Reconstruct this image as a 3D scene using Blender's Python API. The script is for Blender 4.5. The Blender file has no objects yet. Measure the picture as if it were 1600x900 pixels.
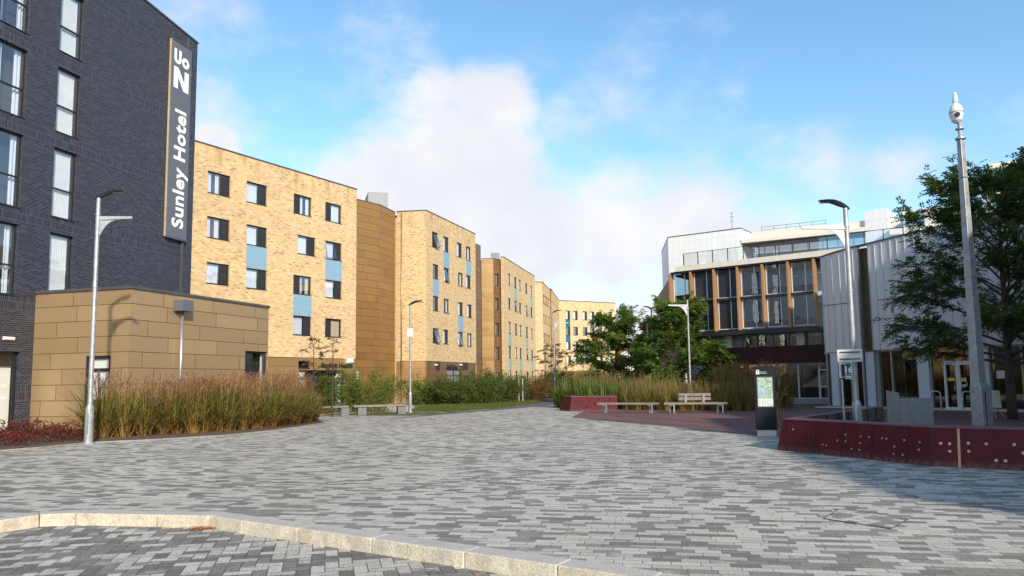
import bpy, math, random
import numpy as np
from math import sin, cos, pi, radians, sqrt, floor
from mathutils import Vector, Matrix
random.seed(7); rng = np.random.default_rng(7)
SC = bpy.context.scene
COL = SC.collection

# ---------------------------------------------------------------- camera
FPX, CXP, CYP, TH, RHO, EYE = 1160., 800., 482., math.atan(114/1160), .013, 1.6
_r0, _u0, _f = Vector((1,0,0)), Vector((0,-sin(TH),cos(TH))), Vector((0,cos(TH),sin(TH)))
_R = _r0*cos(RHO) - _u0*sin(RHO); _U = _r0*sin(RHO) + _u0*cos(RHO)
cam = bpy.data.objects.new('camera', bpy.data.cameras.new('camera')); COL.objects.link(cam)
cam.matrix_world = Matrix(((_R.x,_U.x,-_f.x,0),(_R.y,_U.y,-_f.y,0),(_R.z,_U.z,-_f.z,EYE),(0,0,0,1)))
cam.data.sensor_width = 36; cam.data.lens = 36*FPX/1600; cam.data.shift_y = 32/1600
cam.data.clip_start = .1; cam.data.clip_end = 6000
SC.camera = cam

# ---------------------------------------------------------------- light, sky, exposure
SUN_AZ, SUN_EL = radians(-66), radians(27)           # azimuth measured from +X
SDIR = Vector((cos(SUN_AZ)*cos(SUN_EL), sin(SUN_AZ)*cos(SUN_EL), sin(SUN_EL)))
sl = bpy.data.lights.new('sun', 'SUN'); sl.energy = 4.1; sl.angle = radians(1.3); sl.color = (1, .88, .72)
so = bpy.data.objects.new('sun', sl); COL.objects.link(so)
so.rotation_euler = (-SDIR).to_track_quat('-Z', 'Y').to_euler()
SC.view_settings.view_transform = 'Standard'; SC.view_settings.look = 'None'
SC.view_settings.gamma = 1; SC.view_settings.use_curve_mapping = False
SC.view_settings.exposure = .45

def dirpx(px, py):
    a, b = (px-CXP)/FPX, -(py-CYP)/FPX
    return (_f + _R*a + _U*b)
def G(px, py, z=0.):                                  # the ground (or a known height) seen at a point of the survey picture
    d = dirpx(px, py); t = (z-EYE)/d.z
    return (d.x*t, d.y*t)

w = bpy.data.worlds.new('World'); SC.world = w; w.use_nodes = True
nt = w.node_tree; nt.nodes.clear()
def N(nt, t, **k):
    n = nt.nodes.new(t)
    for a, b in k.items():
        if a.startswith('i_'):
            key = a[2:]; key = int(key) if key.isdigit() else key.replace('_', ' ')
            n.inputs[key].default_value = b
        else: setattr(n, a, b)
    return n
def M(nt, op, a, b=None, c=None, clamp=False):
    n = nt.nodes.new('ShaderNodeMath'); n.operation = op; n.use_clamp = clamp
    for i, v in enumerate((a, b, c)):
        if v is None: continue
        if isinstance(v, (int, float)): n.inputs[i].default_value = v
        else: nt.links.new(v, n.inputs[i])
    return n.outputs[0]
def VM(nt, op, a, b=None):
    n = nt.nodes.new('ShaderNodeVectorMath'); n.operation = op
    for i, v in enumerate((a, b)):
        if v is None: continue
        if isinstance(v, (tuple, list, Vector)): n.inputs[i].default_value = tuple(v)
        else: nt.links.new(v, n.inputs[i])
    return n
def MIX(nt, f, a, b, mode='MIX'):
    n = nt.nodes.new('ShaderNodeMix'); n.data_type = 'RGBA'; n.blend_type = mode
    for i, v in ((0, f), (6, a), (7, b)):
        if isinstance(v, (int, float)): n.inputs[i].default_value = v
        elif isinstance(v, tuple): n.inputs[i].default_value = (*v, 1)[:4]
        else: nt.links.new(v, n.inputs[i])
    return n.outputs[2]
def SMOOTH(nt, v, a, b):
    n = nt.nodes.new('ShaderNodeMapRange'); n.interpolation_type = 'SMOOTHSTEP'
    nt.links.new(v, n.inputs[0]); n.inputs[1].default_value = a; n.inputs[2].default_value = b
    return n.outputs[0]

sky = N(nt, 'ShaderNodeTexSky', sky_type='NISHITA', sun_disc=False, sun_elevation=SUN_EL,
        sun_rotation=pi/2-SUN_AZ, altitude=50, air_density=1.0, dust_density=.6, ozone_density=2.2)
hs = N(nt, 'ShaderNodeHueSaturation', i_Saturation=1.1, i_Value=1.42, i_Hue=.49)
nt.links.new(sky.outputs[0], hs.inputs['Color'])
tc = N(nt, 'ShaderNodeTexCoord'); D = tc.outputs['Generated']
warp = N(nt, 'ShaderNodeTexNoise', i_Scale=4.2, i_Detail=9., i_Roughness=.62)
nt.links.new(VM(nt, 'MULTIPLY', D, (1, 1, 1.7)).outputs[0], warp.inputs['Vector'])
BLOBS = [(690,250,.11,1.0),(765,165,.075,.95),(630,290,.10,1.1),(730,300,.13,1.15),(555,310,.09,.9),(800,400,.14,1.1),(700,420,.20,1.15),(690,150,.06,.6),
         (960,380,.12,.9),(1080,370,.12,.95),(1180,400,.12,.8),(335,228,.035,1.0),(300,240,.04,.9),(470,235,.05,.32),(1000,90,.14,.42),(1120,70,.12,.40),
         (300,40,.20,.50),(560,60,.2,.34),(820,70,.14,.30),(1290,280,.09,.55),(1400,270,.07,.5),(1200,250,.07,.4),(890,190,.09,.42),(1000,470,.2,.7),
         (1700,420,.2,.5),(100,300,.25,.6),(-300,300,.4,.7),(2100,300,.35,.7)]
acc = None
for px, py, r, wt in BLOBS:
    d = dirpx(px, py).normalized()
    dist = VM(nt, 'DISTANCE', VM(nt, 'NORMALIZE', D).outputs[0], d).outputs['Value']
    g = M(nt, 'MULTIPLY', SMOOTH(nt, dist, r*1.5, 0.), wt)
    acc = g if acc is None else M(nt, 'MAXIMUM', acc, g)
# clouds all round the sky away from the view, so the light and the reflections have them too
n2 = N(nt, 'ShaderNodeTexNoise', i_Scale=2.0, i_Detail=4., i_Roughness=.55); nt.links.new(D, n2.inputs['Vector'])
sep = N(nt, 'ShaderNodeSeparateXYZ'); nt.links.new(D, sep.inputs[0])
back = M(nt, 'MULTIPLY', SMOOTH(nt, n2.outputs[0], .45, .62), SMOOTH(nt, sep.outputs[1], .35, -.1))
acc = M(nt, 'MAXIMUM', acc, M(nt, 'MULTIPLY', back, .75))
dens = M(nt, 'ADD', acc, M(nt, 'MULTIPLY', M(nt, 'SUBTRACT', warp.outputs[0], .5), 1.55))
cf = SMOOTH(nt, dens, .20, .78)
cf = M(nt, 'MULTIPLY', cf, .96)
n3 = N(nt, 'ShaderNodeTexNoise', i_Scale=6., i_Detail=5., i_Roughness=.55); nt.links.new(D, n3.inputs['Vector'])
ccol = MIX(nt, SMOOTH(nt, n3.outputs[0], .35, .68), (.78, .79, .84), (.93, .91, .92))
bg1 = N(nt, 'ShaderNodeBackground', i_Strength=.13); nt.links.new(hs.outputs[0], bg1.inputs[0])
bg2 = N(nt, 'ShaderNodeBackground', i_Strength=.80); nt.links.new(ccol, bg2.inputs[0])
mx = N(nt, 'ShaderNodeMixShader'); nt.links.new(cf, mx.inputs[0]); nt.links.new(bg1.outputs[0], mx.inputs[1]); nt.links.new(bg2.outputs[0], mx.inputs[2])
ow = N(nt, 'ShaderNodeOutputWorld'); nt.links.new(mx.outputs[0], ow.inputs[0])

# ---------------------------------------------------------------- materials
MATS = {}
def newmat(name):
    m = bpy.data.materials.new(name); m.use_nodes = True; MATS[name] = m
    t = m.node_tree; b = t.nodes['Principled BSDF']
    return m, t, b
def simple(name, col, rough=.6, metal=0., var=.12, scale=3., spec=.5, bump=0., bscale=40.):
    m, t, b = newmat(name)
    tx = N(t, 'ShaderNodeTexCoord')
    n = N(t, 'ShaderNodeTexNoise', i_Scale=scale, i_Detail=5., i_Roughness=.65); t.links.new(tx.outputs['Object'], n.inputs['Vector'])
    lo = tuple(c*(1-var) for c in col); hi = tuple(min(1, c*(1+var)) for c in col)
    c = MIX(t, SMOOTH(t, n.outputs[0], .3, .7), lo, hi)
    t.links.new(c, b.inputs['Base Color'])
    b.inputs['Roughness'].default_value = rough; b.inputs['Metallic'].default_value = metal
    b.inputs['Specular IOR Level'].default_value = spec
    r = M(t, 'ADD', M(t, 'MULTIPLY', n.outputs[0], .2), rough-.1); t.links.new(r, b.inputs['Roughness'])
    if bump:
        n2 = N(t, 'ShaderNodeTexNoise', i_Scale=bscale, i_Detail=4.); t.links.new(tx.outputs['Object'], n2.inputs['Vector'])
        bp = N(t, 'ShaderNodeBump', i_Strength=bump, i_Distance=.02); t.links.new(n2.outputs[0], bp.inputs['Height']); t.links.new(bp.outputs[0], b.inputs['Normal'])
    return m
def cells(t, u, v, wd, ht, off='half', joint=.008):
    """brick-like cells; returns (random value, random value 2, joint mask 0..1 (1 = joint))"""
    vr = M(t, 'DIVIDE', v, ht); row = M(t, 'FLOOR', vr)
    if off == 'half': o = M(t, 'MULTIPLY', row, .5)
    else:
        wn0 = N(t, 'ShaderNodeTexWhiteNoise', noise_dimensions='1D'); t.links.new(row, wn0.inputs['W']); o = wn0.outputs['Value']
    uc = M(t, 'ADD', M(t, 'DIVIDE', u, wd), o); col = M(t, 'FLOOR', uc)
    cb = N(t, 'ShaderNodeCombineXYZ'); t.links.new(col, cb.inputs[0]); t.links.new(row, cb.inputs[1])
    wn = N(t, 'ShaderNodeTexWhiteNoise', noise_dimensions='2D'); t.links.new(cb.outputs[0], wn.inputs['Vector'])
    s2 = N(t, 'ShaderNodeSeparateXYZ'); t.links.new(wn.outputs['Color'], s2.inputs[0])
    fu = M(t, 'FRACT', uc); fv = M(t, 'FRACT', vr)
    du = M(t, 'MULTIPLY', M(t, 'MINIMUM', fu, M(t, 'SUBTRACT', 1., fu)), wd)
    dv = M(t, 'MULTIPLY', M(t, 'MINIMUM', fv, M(t, 'SUBTRACT', 1., fv)), ht)
    d = M(t, 'MINIMUM', du, dv)
    jm = M(t, 'SUBTRACT', 1., SMOOTH(t, d, joint*.35, joint*.65))
    return wn.outputs['Value'], s2.outputs[1], jm
def ramp(t, v, stops, interp='CONSTANT'):
    r = N(t, 'ShaderNodeValToRGB'); cr = r.color_ramp; cr.interpolation = interp
    cr.elements[0].position, cr.elements[0].color = stops[0][0], (*stops[0][1], 1)
    cr.elements[1].position, cr.elements[1].color = stops[1][0], (*stops[1][1], 1)
    for p, c in stops[2:]:
        e = cr.elements.new(p); e.color = (*c, 1)
    t.links.new(v, r.inputs[0]); return r.outputs[0]
def uvnode(t):
    n = N(t, 'ShaderNodeUVMap', uv_map='UVMap'); s = N(t, 'ShaderNodeSeparateXYZ'); t.links.new(n.outputs[0], s.inputs[0])
    return n.outputs[0], s.outputs[0], s.outputs[1]
def noise(t, vec, sc, det=4., ro=.6, stretch=None):
    n = N(t, 'ShaderNodeTexNoise', i_Scale=sc, i_Detail=det, i_Roughness=ro)
    if stretch: vec = VM(t, 'MULTIPLY', vec, stretch).outputs[0]
    t.links.new(vec, n.inputs['Vector']); return n.outputs[0]
def bump(t, b, h, s, dist=.01):
    bp = N(t, 'ShaderNodeBump', i_Strength=s, i_Distance=dist); t.links.new(h, bp.inputs['Height']); t.links.new(bp.outputs[0], b.inputs['Normal'])

def brick_mat(name, stops, mortar, wd=.225, ht=.075, rough=.85, soldier=None, stain=.15, spec=.3, jw=.011):
    m, t, b = newmat(name); uv, u, v = uvnode(t)
    r1, r2, jm = cells(t, u, v, wd, ht, 'half', jw)
    if soldier:
        z0, per, hh = soldier
        k = M(t, 'FRACT', M(t, 'DIVIDE', M(t, 'SUBTRACT', v, z0), per)); on = M(t, 'LESS_THAN', k, hh/per)
        q1, q2, qj = cells(t, u, v, .075, .29, 'half', jw)
        r1 = M(t, 'ADD', M(t, 'MULTIPLY', r1, M(t, 'SUBTRACT', 1., on)), M(t, 'MULTIPLY', q1, on))
        jm = M(t, 'ADD', M(t, 'MULTIPLY', jm, M(t, 'SUBTRACT', 1., on)), M(t, 'MULTIPLY', qj, on))
    c = ramp(t, r1, stops)
    c = MIX(t, jm, c, mortar)
    big = noise(t, uv, .35, 5., .6, (1, .8, 1))
    c = MIX(t, M(t, 'MULTIPLY', SMOOTH(t, big, .35, .75), stain), c, tuple(x*.55 for x in mortar), 'MIX')
    if name == 'buff_brick':
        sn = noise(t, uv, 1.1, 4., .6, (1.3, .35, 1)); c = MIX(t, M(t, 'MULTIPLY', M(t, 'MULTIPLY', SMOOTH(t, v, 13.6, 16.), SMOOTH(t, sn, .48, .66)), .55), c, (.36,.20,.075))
    fine = noise(t, uv, 60., 3.)
    c = MIX(t, .25, c, MIX(t, fine, (.35,.35,.35), (1,1,1)), 'MULTIPLY')
    t.links.new(c, b.inputs['Base Color']); b.inputs['Roughness'].default_value = rough; b.inputs['Specular IOR Level'].default_value = spec
    bump(t, b, M(t, 'ADD', M(t, 'MULTIPLY', jm, -1.), M(t, 'MULTIPLY', fine, .4)), .5, .008)
    return m
brick_mat('buff_brick', [(0,(.61,.43,.215)),(.34,(.67,.49,.265)),(.6,(.57,.39,.185)),(.8,(.71,.545,.32)),(.93,(.44,.27,.12)),(.975,(.33,.19,.09))], (.60,.49,.34), wd=.25, ht=.075, stain=.20)
brick_mat('dark_brick', [(0,(.019,.023,.038)),(.35,(.028,.033,.052)),(.65,(.014,.017,.030)),(.85,(.040,.046,.070))], (.125,.13,.155), soldier=(10.64,3.17,.58), rough=.5, stain=.0, spec=.4, jw=.010)
brick_mat('maroon_brick', [(0,(.055,.018,.022)),(.4,(.07,.022,.026)),(.7,(.04,.014,.018))], (.05,.03,.03), stain=.0)

def clad_mat(name, col, wd, ht, metal=.65, rough=.42, off='rand', jw=.022, dark=.25, var=.08):
    m, t, b = newmat(name); uv, u, v = uvnode(t)
    r1, r2, jm = cells(t, u, v, wd, ht, off, jw)
    c = MIX(t, r1, tuple(x*(1-var) for x in col), tuple(x*(1+var) for x in col))
    big = noise(t, uv, 1.3, 4., .6, (1, .5, 1))
    c = MIX(t, M(t, 'MULTIPLY', big, .22), c, tuple(x*.65 for x in col))
    c = MIX(t, jm, c, tuple(x*dark for x in col))
    t.links.new(c, b.inputs['Base Color'])
    b.inputs['Metallic'].default_value = metal; b.inputs['Specular IOR Level'].default_value = .4
    t.links.new(M(t, 'ADD', rough-.05, M(t, 'MULTIPLY', r2, .12)), b.inputs['Roughness'])
    # each sheet leans by a hair, seams are recessed
    tilt = M(t, 'MULTIPLY', jm, -1.)
    bump(t, b, M(t, 'ADD', tilt, M(t, 'MULTIPLY', big, .5)), .35, .012)
    return m
clad_mat('bronze_annex', (.49,.345,.19), 2.6, .56, metal=.55, rough=.45)
clad_mat('bronze_cladding', (.54,.34,.155), 2.6, .56, metal=.65, rough=.42)
clad_mat('bronze_stair', (.42,.225,.075), 2.4, .56, metal=.65, rough=.42)
clad_mat('bronze_cladding_shaded', (.30,.17,.08), 2.0, .56, metal=.7, rough=.48)  # bronze copied darker: weaker light on the turned faces put into colour
clad_mat('silver_cladding', (.58,.595,.63), .46, 2.75, metal=.25, rough=.45, jw=.012, dark=.7, var=.04)
clad_mat('white_cladding', (.80,.82,.82), .5, 1.5, metal=.1, rough=.5, jw=.02, dark=.72, var=.03)
clad_mat('black_cladding', (.055,.035,.032), .3, 3.4, metal=.2, rough=.5, jw=.02)
simple('edge_tan', (.42,.33,.22), .6)
clad_mat('timber', (.36,.20,.085), .09, 3.1, metal=0., rough=.55, jw=.008, dark=.5, var=.22)
clad_mat('graphite_panel', (.035,.04,.055), .9, 2.0, metal=.3, rough=.4, jw=.014)

def herring(t, u, v, wd, jw):
    """2:1 herringbone; (random value, second random value, joint mask)"""
    U = M(t, 'DIVIDE', u, wd); V = M(t, 'DIVIDE', v, wd); i = M(t, 'FLOOR', U); j = M(t, 'FLOOR', V)
    fu = M(t, 'SUBTRACT', U, i); fv = M(t, 'SUBTRACT', V, j)
    m = M(t, 'FLOORED_MODULO', M(t, 'SUBTRACT', i, j), 4.)
    eq = lambda k: M(t, 'COMPARE', m, float(k), .1)
    m1, m2, m0, m3 = eq(1), eq(2), eq(0), eq(3)
    ii = M(t, 'SUBTRACT', i, m1); jj = M(t, 'SUBTRACT', j, m2); kk = M(t, 'ADD', m2, m3)
    cb = N(t, 'ShaderNodeCombineXYZ')
    for q, o in enumerate((ii, jj, kk)): t.links.new(o, cb.inputs[q])
    wn = N(t, 'ShaderNodeTexWhiteNoise', noise_dimensions='3D'); t.links.new(cb.outputs[0], wn.inputs['Vector'])
    s2 = N(t, 'ShaderNodeSeparateXYZ'); t.links.new(wn.outputs['Color'], s2.inputs[0])
    l = M(t, 'ADD', fu, m1); rr_ = M(t, 'ADD', M(t, 'SUBTRACT', 1., fu), m0); bo = M(t, 'ADD', fv, m2); tp_ = M(t, 'ADD', M(t, 'SUBTRACT', 1., fv), m3)
    d = M(t, 'MULTIPLY', M(t, 'MINIMUM', M(t, 'MINIMUM', l, rr_), M(t, 'MINIMUM', bo, tp_)), wd)
    return wn.outputs['Value'], s2.outputs[1], M(t, 'SUBTRACT', 1., SMOOTH(t, d, jw*.3, jw*.6))
def paving(name, rot, wd, ht, stops, joint, jw=.009, speck=.6, clus=.5, herr=True):
    m, t, b = newmat(name)
    tx = N(t, 'ShaderNodeTexCoord'); mp = N(t, 'ShaderNodeMapping'); mp.inputs['Rotation'].default_value = (0, 0, rot)
    t.links.new(tx.outputs['Object'], mp.inputs[0]); s = N(t, 'ShaderNodeSeparateXYZ'); t.links.new(mp.outputs[0], s.inputs[0])
    if herr: r1, r2, jm = herring(t, s.outputs[0], s.outputs[1], wd, jw)
    else: r1, r2, jm = cells(t, s.outputs[0], s.outputs[1], wd, ht, 'rand' if name == 'plaza_paving' else 'half', jw)
    cl = noise(t, mp.outputs[0], 1.9, 4., .7, (.42, 2.0, 1))
    val = M(t, 'ADD', M(t, 'MULTIPLY', r1, 1-clus*.62), M(t, 'MULTIPLY', M(t, 'SUBTRACT', cl, .27), clus*1.2), clamp=True)
    c = ramp(t, val, stops)
    sp = noise(t, mp.outputs[0], 75., 2.5, .9)
    c = MIX(t, speck, c, MIX(t, SMOOTH(t, sp, .36, .64), (.12,.12,.12), (1.7,1.7,1.7)), 'MULTIPLY')
    wear = noise(t, mp.outputs[0], .22, 5., .6)
    c = MIX(t, SMOOTH(t, wear, .35, .75), c, MIX(t, 1., c, (.86,.85,.83), 'MULTIPLY'))
    st1 = noise(t, mp.outputs[0], .9, 6., .75); c = MIX(t, M(t, 'MULTIPLY', SMOOTH(t, st1, .60, .74), .35), c, (.16,.145,.12))
    st2 = noise(t, mp.outputs[0], 7., 2., .5); c = MIX(t, M(t, 'MULTIPLY', SMOOTH(t, st2, .74, .78), .5), c, (.10,.095,.09))
    c = MIX(t, M(t, 'MULTIPLY', jm, .8), c, joint)
    t.links.new(c, b.inputs['Base Color']); b.inputs['Roughness'].default_value = .8; b.inputs['Specular IOR Level'].default_value = .25
    bump(t, b, M(t, 'ADD', M(t, 'MULTIPLY', jm, -1.), M(t, 'ADD', M(t, 'MULTIPLY', sp, .4), M(t, 'MULTIPLY', r2, .25))), .6, .006)
    return m
GREYS = [(0,(.19,.182,.168)),(.22,(.25,.24,.22)),(.40,(.43,.41,.365)),(.52,(.52,.50,.445)),(.70,(.47,.45,.40)),(.90,(.56,.535,.475))]
GREYS2 = [(0,(.16,.153,.143)),(.26,(.215,.205,.19)),(.50,(.42,.405,.365)),(.68,(.50,.485,.44)),(.86,(.45,.435,.39))]
paving('plaza_paving', radians(11), .25, .125, GREYS, (.09,.085,.08), herr=False, jw=.008)
paving('parking_paving', radians(-14), .13, .12, GREYS2, (.06,.06,.055), jw=.012)
paving('cover_paving', radians(56), .122, .12, GREYS, (.06,.06,.055))
paving('red_paving', radians(8), .2, .1, [(0,(.14,.075,.072)),(.3,(.17,.088,.085)),(.6,(.20,.11,.10)),(.8,(.16,.095,.095))], (.12,.075,.07), clus=.3, speck=.3, herr=False)
simple('asphalt', (.085,.09,.10), .85, var=.25, scale=6., bump=.3)
simple('pale_path', (.40,.37,.30), .9, var=.15, scale=2.)
simple('lawn', (.09,.095,.028), .9, var=.35, scale=2.5, bump=.6, bscale=30)
simple('soil', (.10,.075,.05), .95, var=.4, scale=5., bump=.8, bscale=15)
simple('land', (.10,.12,.05), .95, var=.3, scale=.05)
simple('kerb_stone', (.52,.47,.38), .85, var=.18, scale=5., bump=.6, bscale=60.)
def kerb_light_and_stain():
    t = MATS['kerb_stone'].node_tree; b = t.nodes['Principled BSDF']; lk = b.inputs['Base Color'].links[0].from_socket
    g = N(t, 'ShaderNodeNewGeometry'); sp = N(t, 'ShaderNodeSeparateXYZ'); t.links.new(g.outputs['Normal'], sp.inputs[0])
    tx = N(t, 'ShaderNodeTexCoord'); n1 = noise(t, tx.outputs['Object'], 45., 3., .8); n2 = noise(t, tx.outputs['Object'], 1.6, 5., .7)
    c = MIX(t, M(t, 'MULTIPLY', SMOOTH(t, sp.outputs[2], .5, .9), .75), lk, (.42,.42,.42))  # tops painted greyer than the warm sunlit faces: light put into colour
    c = MIX(t, .5, c, MIX(t, SMOOTH(t, n1, .35, .65), (.55,.53,.5), (1.25,1.25,1.2)), 'MULTIPLY')
    c = MIX(t, M(t, 'MULTIPLY', SMOOTH(t, n2, .5, .72), .35), c, (.28,.21,.12))
    t.links.new(c, b.inputs['Base Color'])
simple('edging_stone', (.26,.24,.21), .85, var=.2, scale=5.)
simple('dark_frame', (.018,.019,.022), .45, var=.1)
simple('vent_panel', (.022,.024,.028), .5, var=.2)
simple('white_frame', (.60,.61,.62), .5, var=.06)
simple('alu', (.36,.37,.38), .4, metal=.7, var=.06)
simple('galvanised', (.36,.38,.40), .48, metal=.55, var=.18, scale=7.)
simple('lamp_black', (.03,.03,.035), .4)
simple('lens', (.30,.30,.28), .3)
simple('wine_shaded', (.06,.018,.018), .5, var=.5, scale=3.)  # maroon paint copied darker: shade on the inner wall put into colour
simple('wine_paint', (.085,.009,.013), .6, spec=.2, var=.14, scale=4., bump=.12, bscale=25.)
simple('wine_rim', (.14,.035,.06), .5, var=.12)
simple('stud', (.50,.40,.34), .4, metal=.5)
simple('joint_dark', (.02,.006,.008), .8)
simple('joint_tan', (.50,.27,.16), .6)
simple('concrete', (.27,.275,.27), .8, var=.12, scale=4., bump=.25)
simple('concrete_dark', (.16,.165,.165), .85)
simple('concrete_pale', (.55,.52,.45), .8, var=.12)
simple('cream_fascia', (.66,.62,.54), .6, var=.05)
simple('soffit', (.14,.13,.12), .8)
simple('blue_panel', (.20,.34,.46), .5, var=.04)
simple('green_panel', (.20,.36,.33), .5, var=.04)
simple('teal_panel', (.0,.10,.14), .5, var=.04)
simple('powder_panel', (.50,.56,.64), .5, metal=.2, var=.04)
simple('roofing', (.16,.16,.17), .8)
simple('coping_grey', (.20,.22,.24), .5)
simple('coping', (.09,.09,.10), .5, metal=.3)
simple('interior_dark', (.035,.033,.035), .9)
simple('interior_mid', (.55,.60,.66), .9)
simple('olive_drape', (.085,.065,.02), .8, var=.3, scale=2)
simple('bench_wood', (.21,.18,.155), .8, var=.22, scale=9.)
simple('bark', (.065,.05,.04), .95, var=.3, scale=8., bump=.8, bscale=30.)
simple('sign_navy', (.007,.010,.017), .6, spec=.2, var=.06)
simple('sign_slate', (.105,.115,.145), .5, var=.05)
simple('lettering', (.80,.81,.80), .5, var=.02)
simple('black_text', (.02,.02,.02), .6, var=.0)
simple('poster_white', (.62,.65,.63), .5, var=.05)
simple('map_green', (.30,.42,.33), .5, var=.25, scale=9.)
simple('map_blue', (.33,.42,.52), .5, var=.15, scale=12)
simple('sign_green', (.01,.13,.075), .45, var=.05)
simple('yellow', (.75,.52,.03), .5, var=.03)
simple('cream_board', (.70,.70,.62), .6, var=.04)
simple('wood_leg', (.50,.27,.12), .7)
simple('litter', (.36,.11,.03), .9, var=.4, scale=40)
simple('white_plastic', (.68,.69,.68), .35, var=.03)
kerb_light_and_stain()
def wall_wear():                                      # scuffs, dust and splashed dirt along the foot of the painted panels
    t = MATS['wine_paint'].node_tree; b = t.nodes['Principled BSDF']; lk = b.inputs['Base Color'].links[0].from_socket
    g = N(t, 'ShaderNodeNewGeometry'); sp = N(t, 'ShaderNodeSeparateXYZ'); t.links.new(g.outputs['Position'], sp.inputs[0])
    n1 = noise(t, g.outputs['Position'], 14., 5., .75); n2 = noise(t, g.outputs['Position'], 2.2, 6., .7, (1, 1, .35)); n3 = noise(t, g.outputs['Position'], 60., 2., .6, (1, 1, .12))
    foot = M(t, 'MULTIPLY', SMOOTH(t, sp.outputs[2], .16, .0), SMOOTH(t, n1, .35, .62))
    c = MIX(t, M(t, 'MULTIPLY', foot, .6), lk, (.16,.12,.095))
    c = MIX(t, M(t, 'MULTIPLY', SMOOTH(t, n2, .55, .75), .14), c, (.20,.10,.10))
    c = MIX(t, M(t, 'MULTIPLY', SMOOTH(t, n3, .66, .74), .35), c, (.30,.20,.19))
    t.links.new(c, b.inputs['Base Color'])
wall_wear()
# curtains: folds are real geometry
def cloth(name, col, sss=.0):
    m, t, b = newmat(name); b.inputs['Base Color'].default_value = (*col, 1); b.inputs['Roughness'].default_value = .9
    uv, u, v = uvnode(t)
    n = noise(t, uv, 2.5, 3., .6); c = MIX(t, n, tuple(x*.8 for x in col), tuple(min(.9, x*1.1) for x in col)); t.links.new(c, b.inputs['Base Color'])
cloth('curtain', (.60,.64,.74)); cloth('blind', (.62,.66,.68)); cloth('curtain_warm', (.52,.43,.34))
def glass(name, base=.16, tint=(.75,.82,.85), rough=.01):
    m, t, b = newmat(name)
    gm_ = N(t, 'ShaderNodeNewGeometry'); cs_ = M(t, 'ABSOLUTE', VM(t, 'DOT_PRODUCT', gm_.outputs['Incoming'], gm_.outputs['Normal']).outputs['Value'])
    f = M(t, 'ADD', M(t, 'MULTIPLY', M(t, 'POWER', M(t, 'SUBTRACT', 1., cs_), 4.), 1-base), base, clamp=True)
    gl = N(t, 'ShaderNodeBsdfGlossy', i_Roughness=rough); gl.inputs['Color'].default_value = (.95,.97,1,1)
    tr = N(t, 'ShaderNodeBsdfTransparent'); tr.inputs['Color'].default_value = (*tint, 1)
    tx = N(t, 'ShaderNodeTexCoord'); nz = noise(t, tx.outputs['Object'], 1.1, 2.)
    bp = N(t, 'ShaderNodeBump', i_Strength=.05, i_Distance=.02); t.links.new(nz, bp.inputs['Height']); t.links.new(bp.outputs[0], gl.inputs['Normal'])
    mxs = N(t, 'ShaderNodeMixShader'); t.links.new(f, mxs.inputs[0]); t.links.new(tr.outputs[0], mxs.inputs[1]); t.links.new(gl.outputs[0], mxs.inputs[2])
    t.links.new(mxs.outputs[0], t.nodes['Material Output'].inputs[0])
glass('glass', .20, (.95,.98,1)); glass('glass_clear', .06, (.95,.98,.98)); glass('glass_bluish', .24, (.38,.66,.88)); glass('glass_dark', .10, (.42,.45,.48))

def leafmat(name, stops, trans=.25, rough=.55):
    m, t, b = newmat(name)
    tx = N(t, 'ShaderNodeTexCoord'); g = N(t, 'ShaderNodeNewGeometry')
    wn = g.outputs['Random Per Island']
    n1 = noise(t, tx.outputs['Object'], .9, 3., .6)
    val = M(t, 'ADD', M(t, 'MULTIPLY', wn, .6), M(t, 'MULTIPLY', M(t, 'SUBTRACT', n1, .3), .9), clamp=True)
    c = ramp(t, val, stops, 'LINEAR')
    t.links.new(c, b.inputs['Base Color']); b.inputs['Roughness'].default_value = rough; b.inputs['Specular IOR Level'].default_value = .25
    tl = N(t, 'ShaderNodeBsdfTranslucent'); t.links.new(MIX(t, 1., c, (1.25,1.3,.7), 'MULTIPLY'), tl.inputs[0])
    ms = N(t, 'ShaderNodeMixShader', i_0=trans); t.links.new(b.outputs[0], ms.inputs[1]); t.links.new(tl.outputs[0], ms.inputs[2])
    t.links.new(ms.outputs[0], t.nodes['Material Output'].inputs[0])
leafmat('leaf_dark', [(0,(.022,.05,.014)),(.5,(.055,.095,.022)),(1,(.14,.18,.04))], .35)
leafmat('leaf_mid', [(0,(.045,.10,.022)),(.5,(.11,.18,.036)),(1,(.24,.30,.07))], .4)
leafmat('leaf_autumn', [(0,(.16,.09,.03)),(.5,(.28,.13,.03)),(1,(.34,.2,.05))])
leafmat('leaf_shrub', [(0,(.06,.10,.015)),(.5,(.12,.17,.03)),(1,(.24,.24,.06))])
leafmat('leaf_hedge', [(0,(.03,.055,.012)),(.45,(.075,.11,.02)),(.8,(.13,.15,.035)),(1,(.22,.19,.06))])
leafmat('leaf_red', [(0,(.04,.018,.012)),(.45,(.11,.025,.018)),(.8,(.18,.04,.025)),(1,(.16,.10,.035))])
leafmat('leaf_brown', [(0,(.09,.06,.02)),(.5,(.17,.10,.03)),(1,(.25,.15,.05))])
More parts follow.
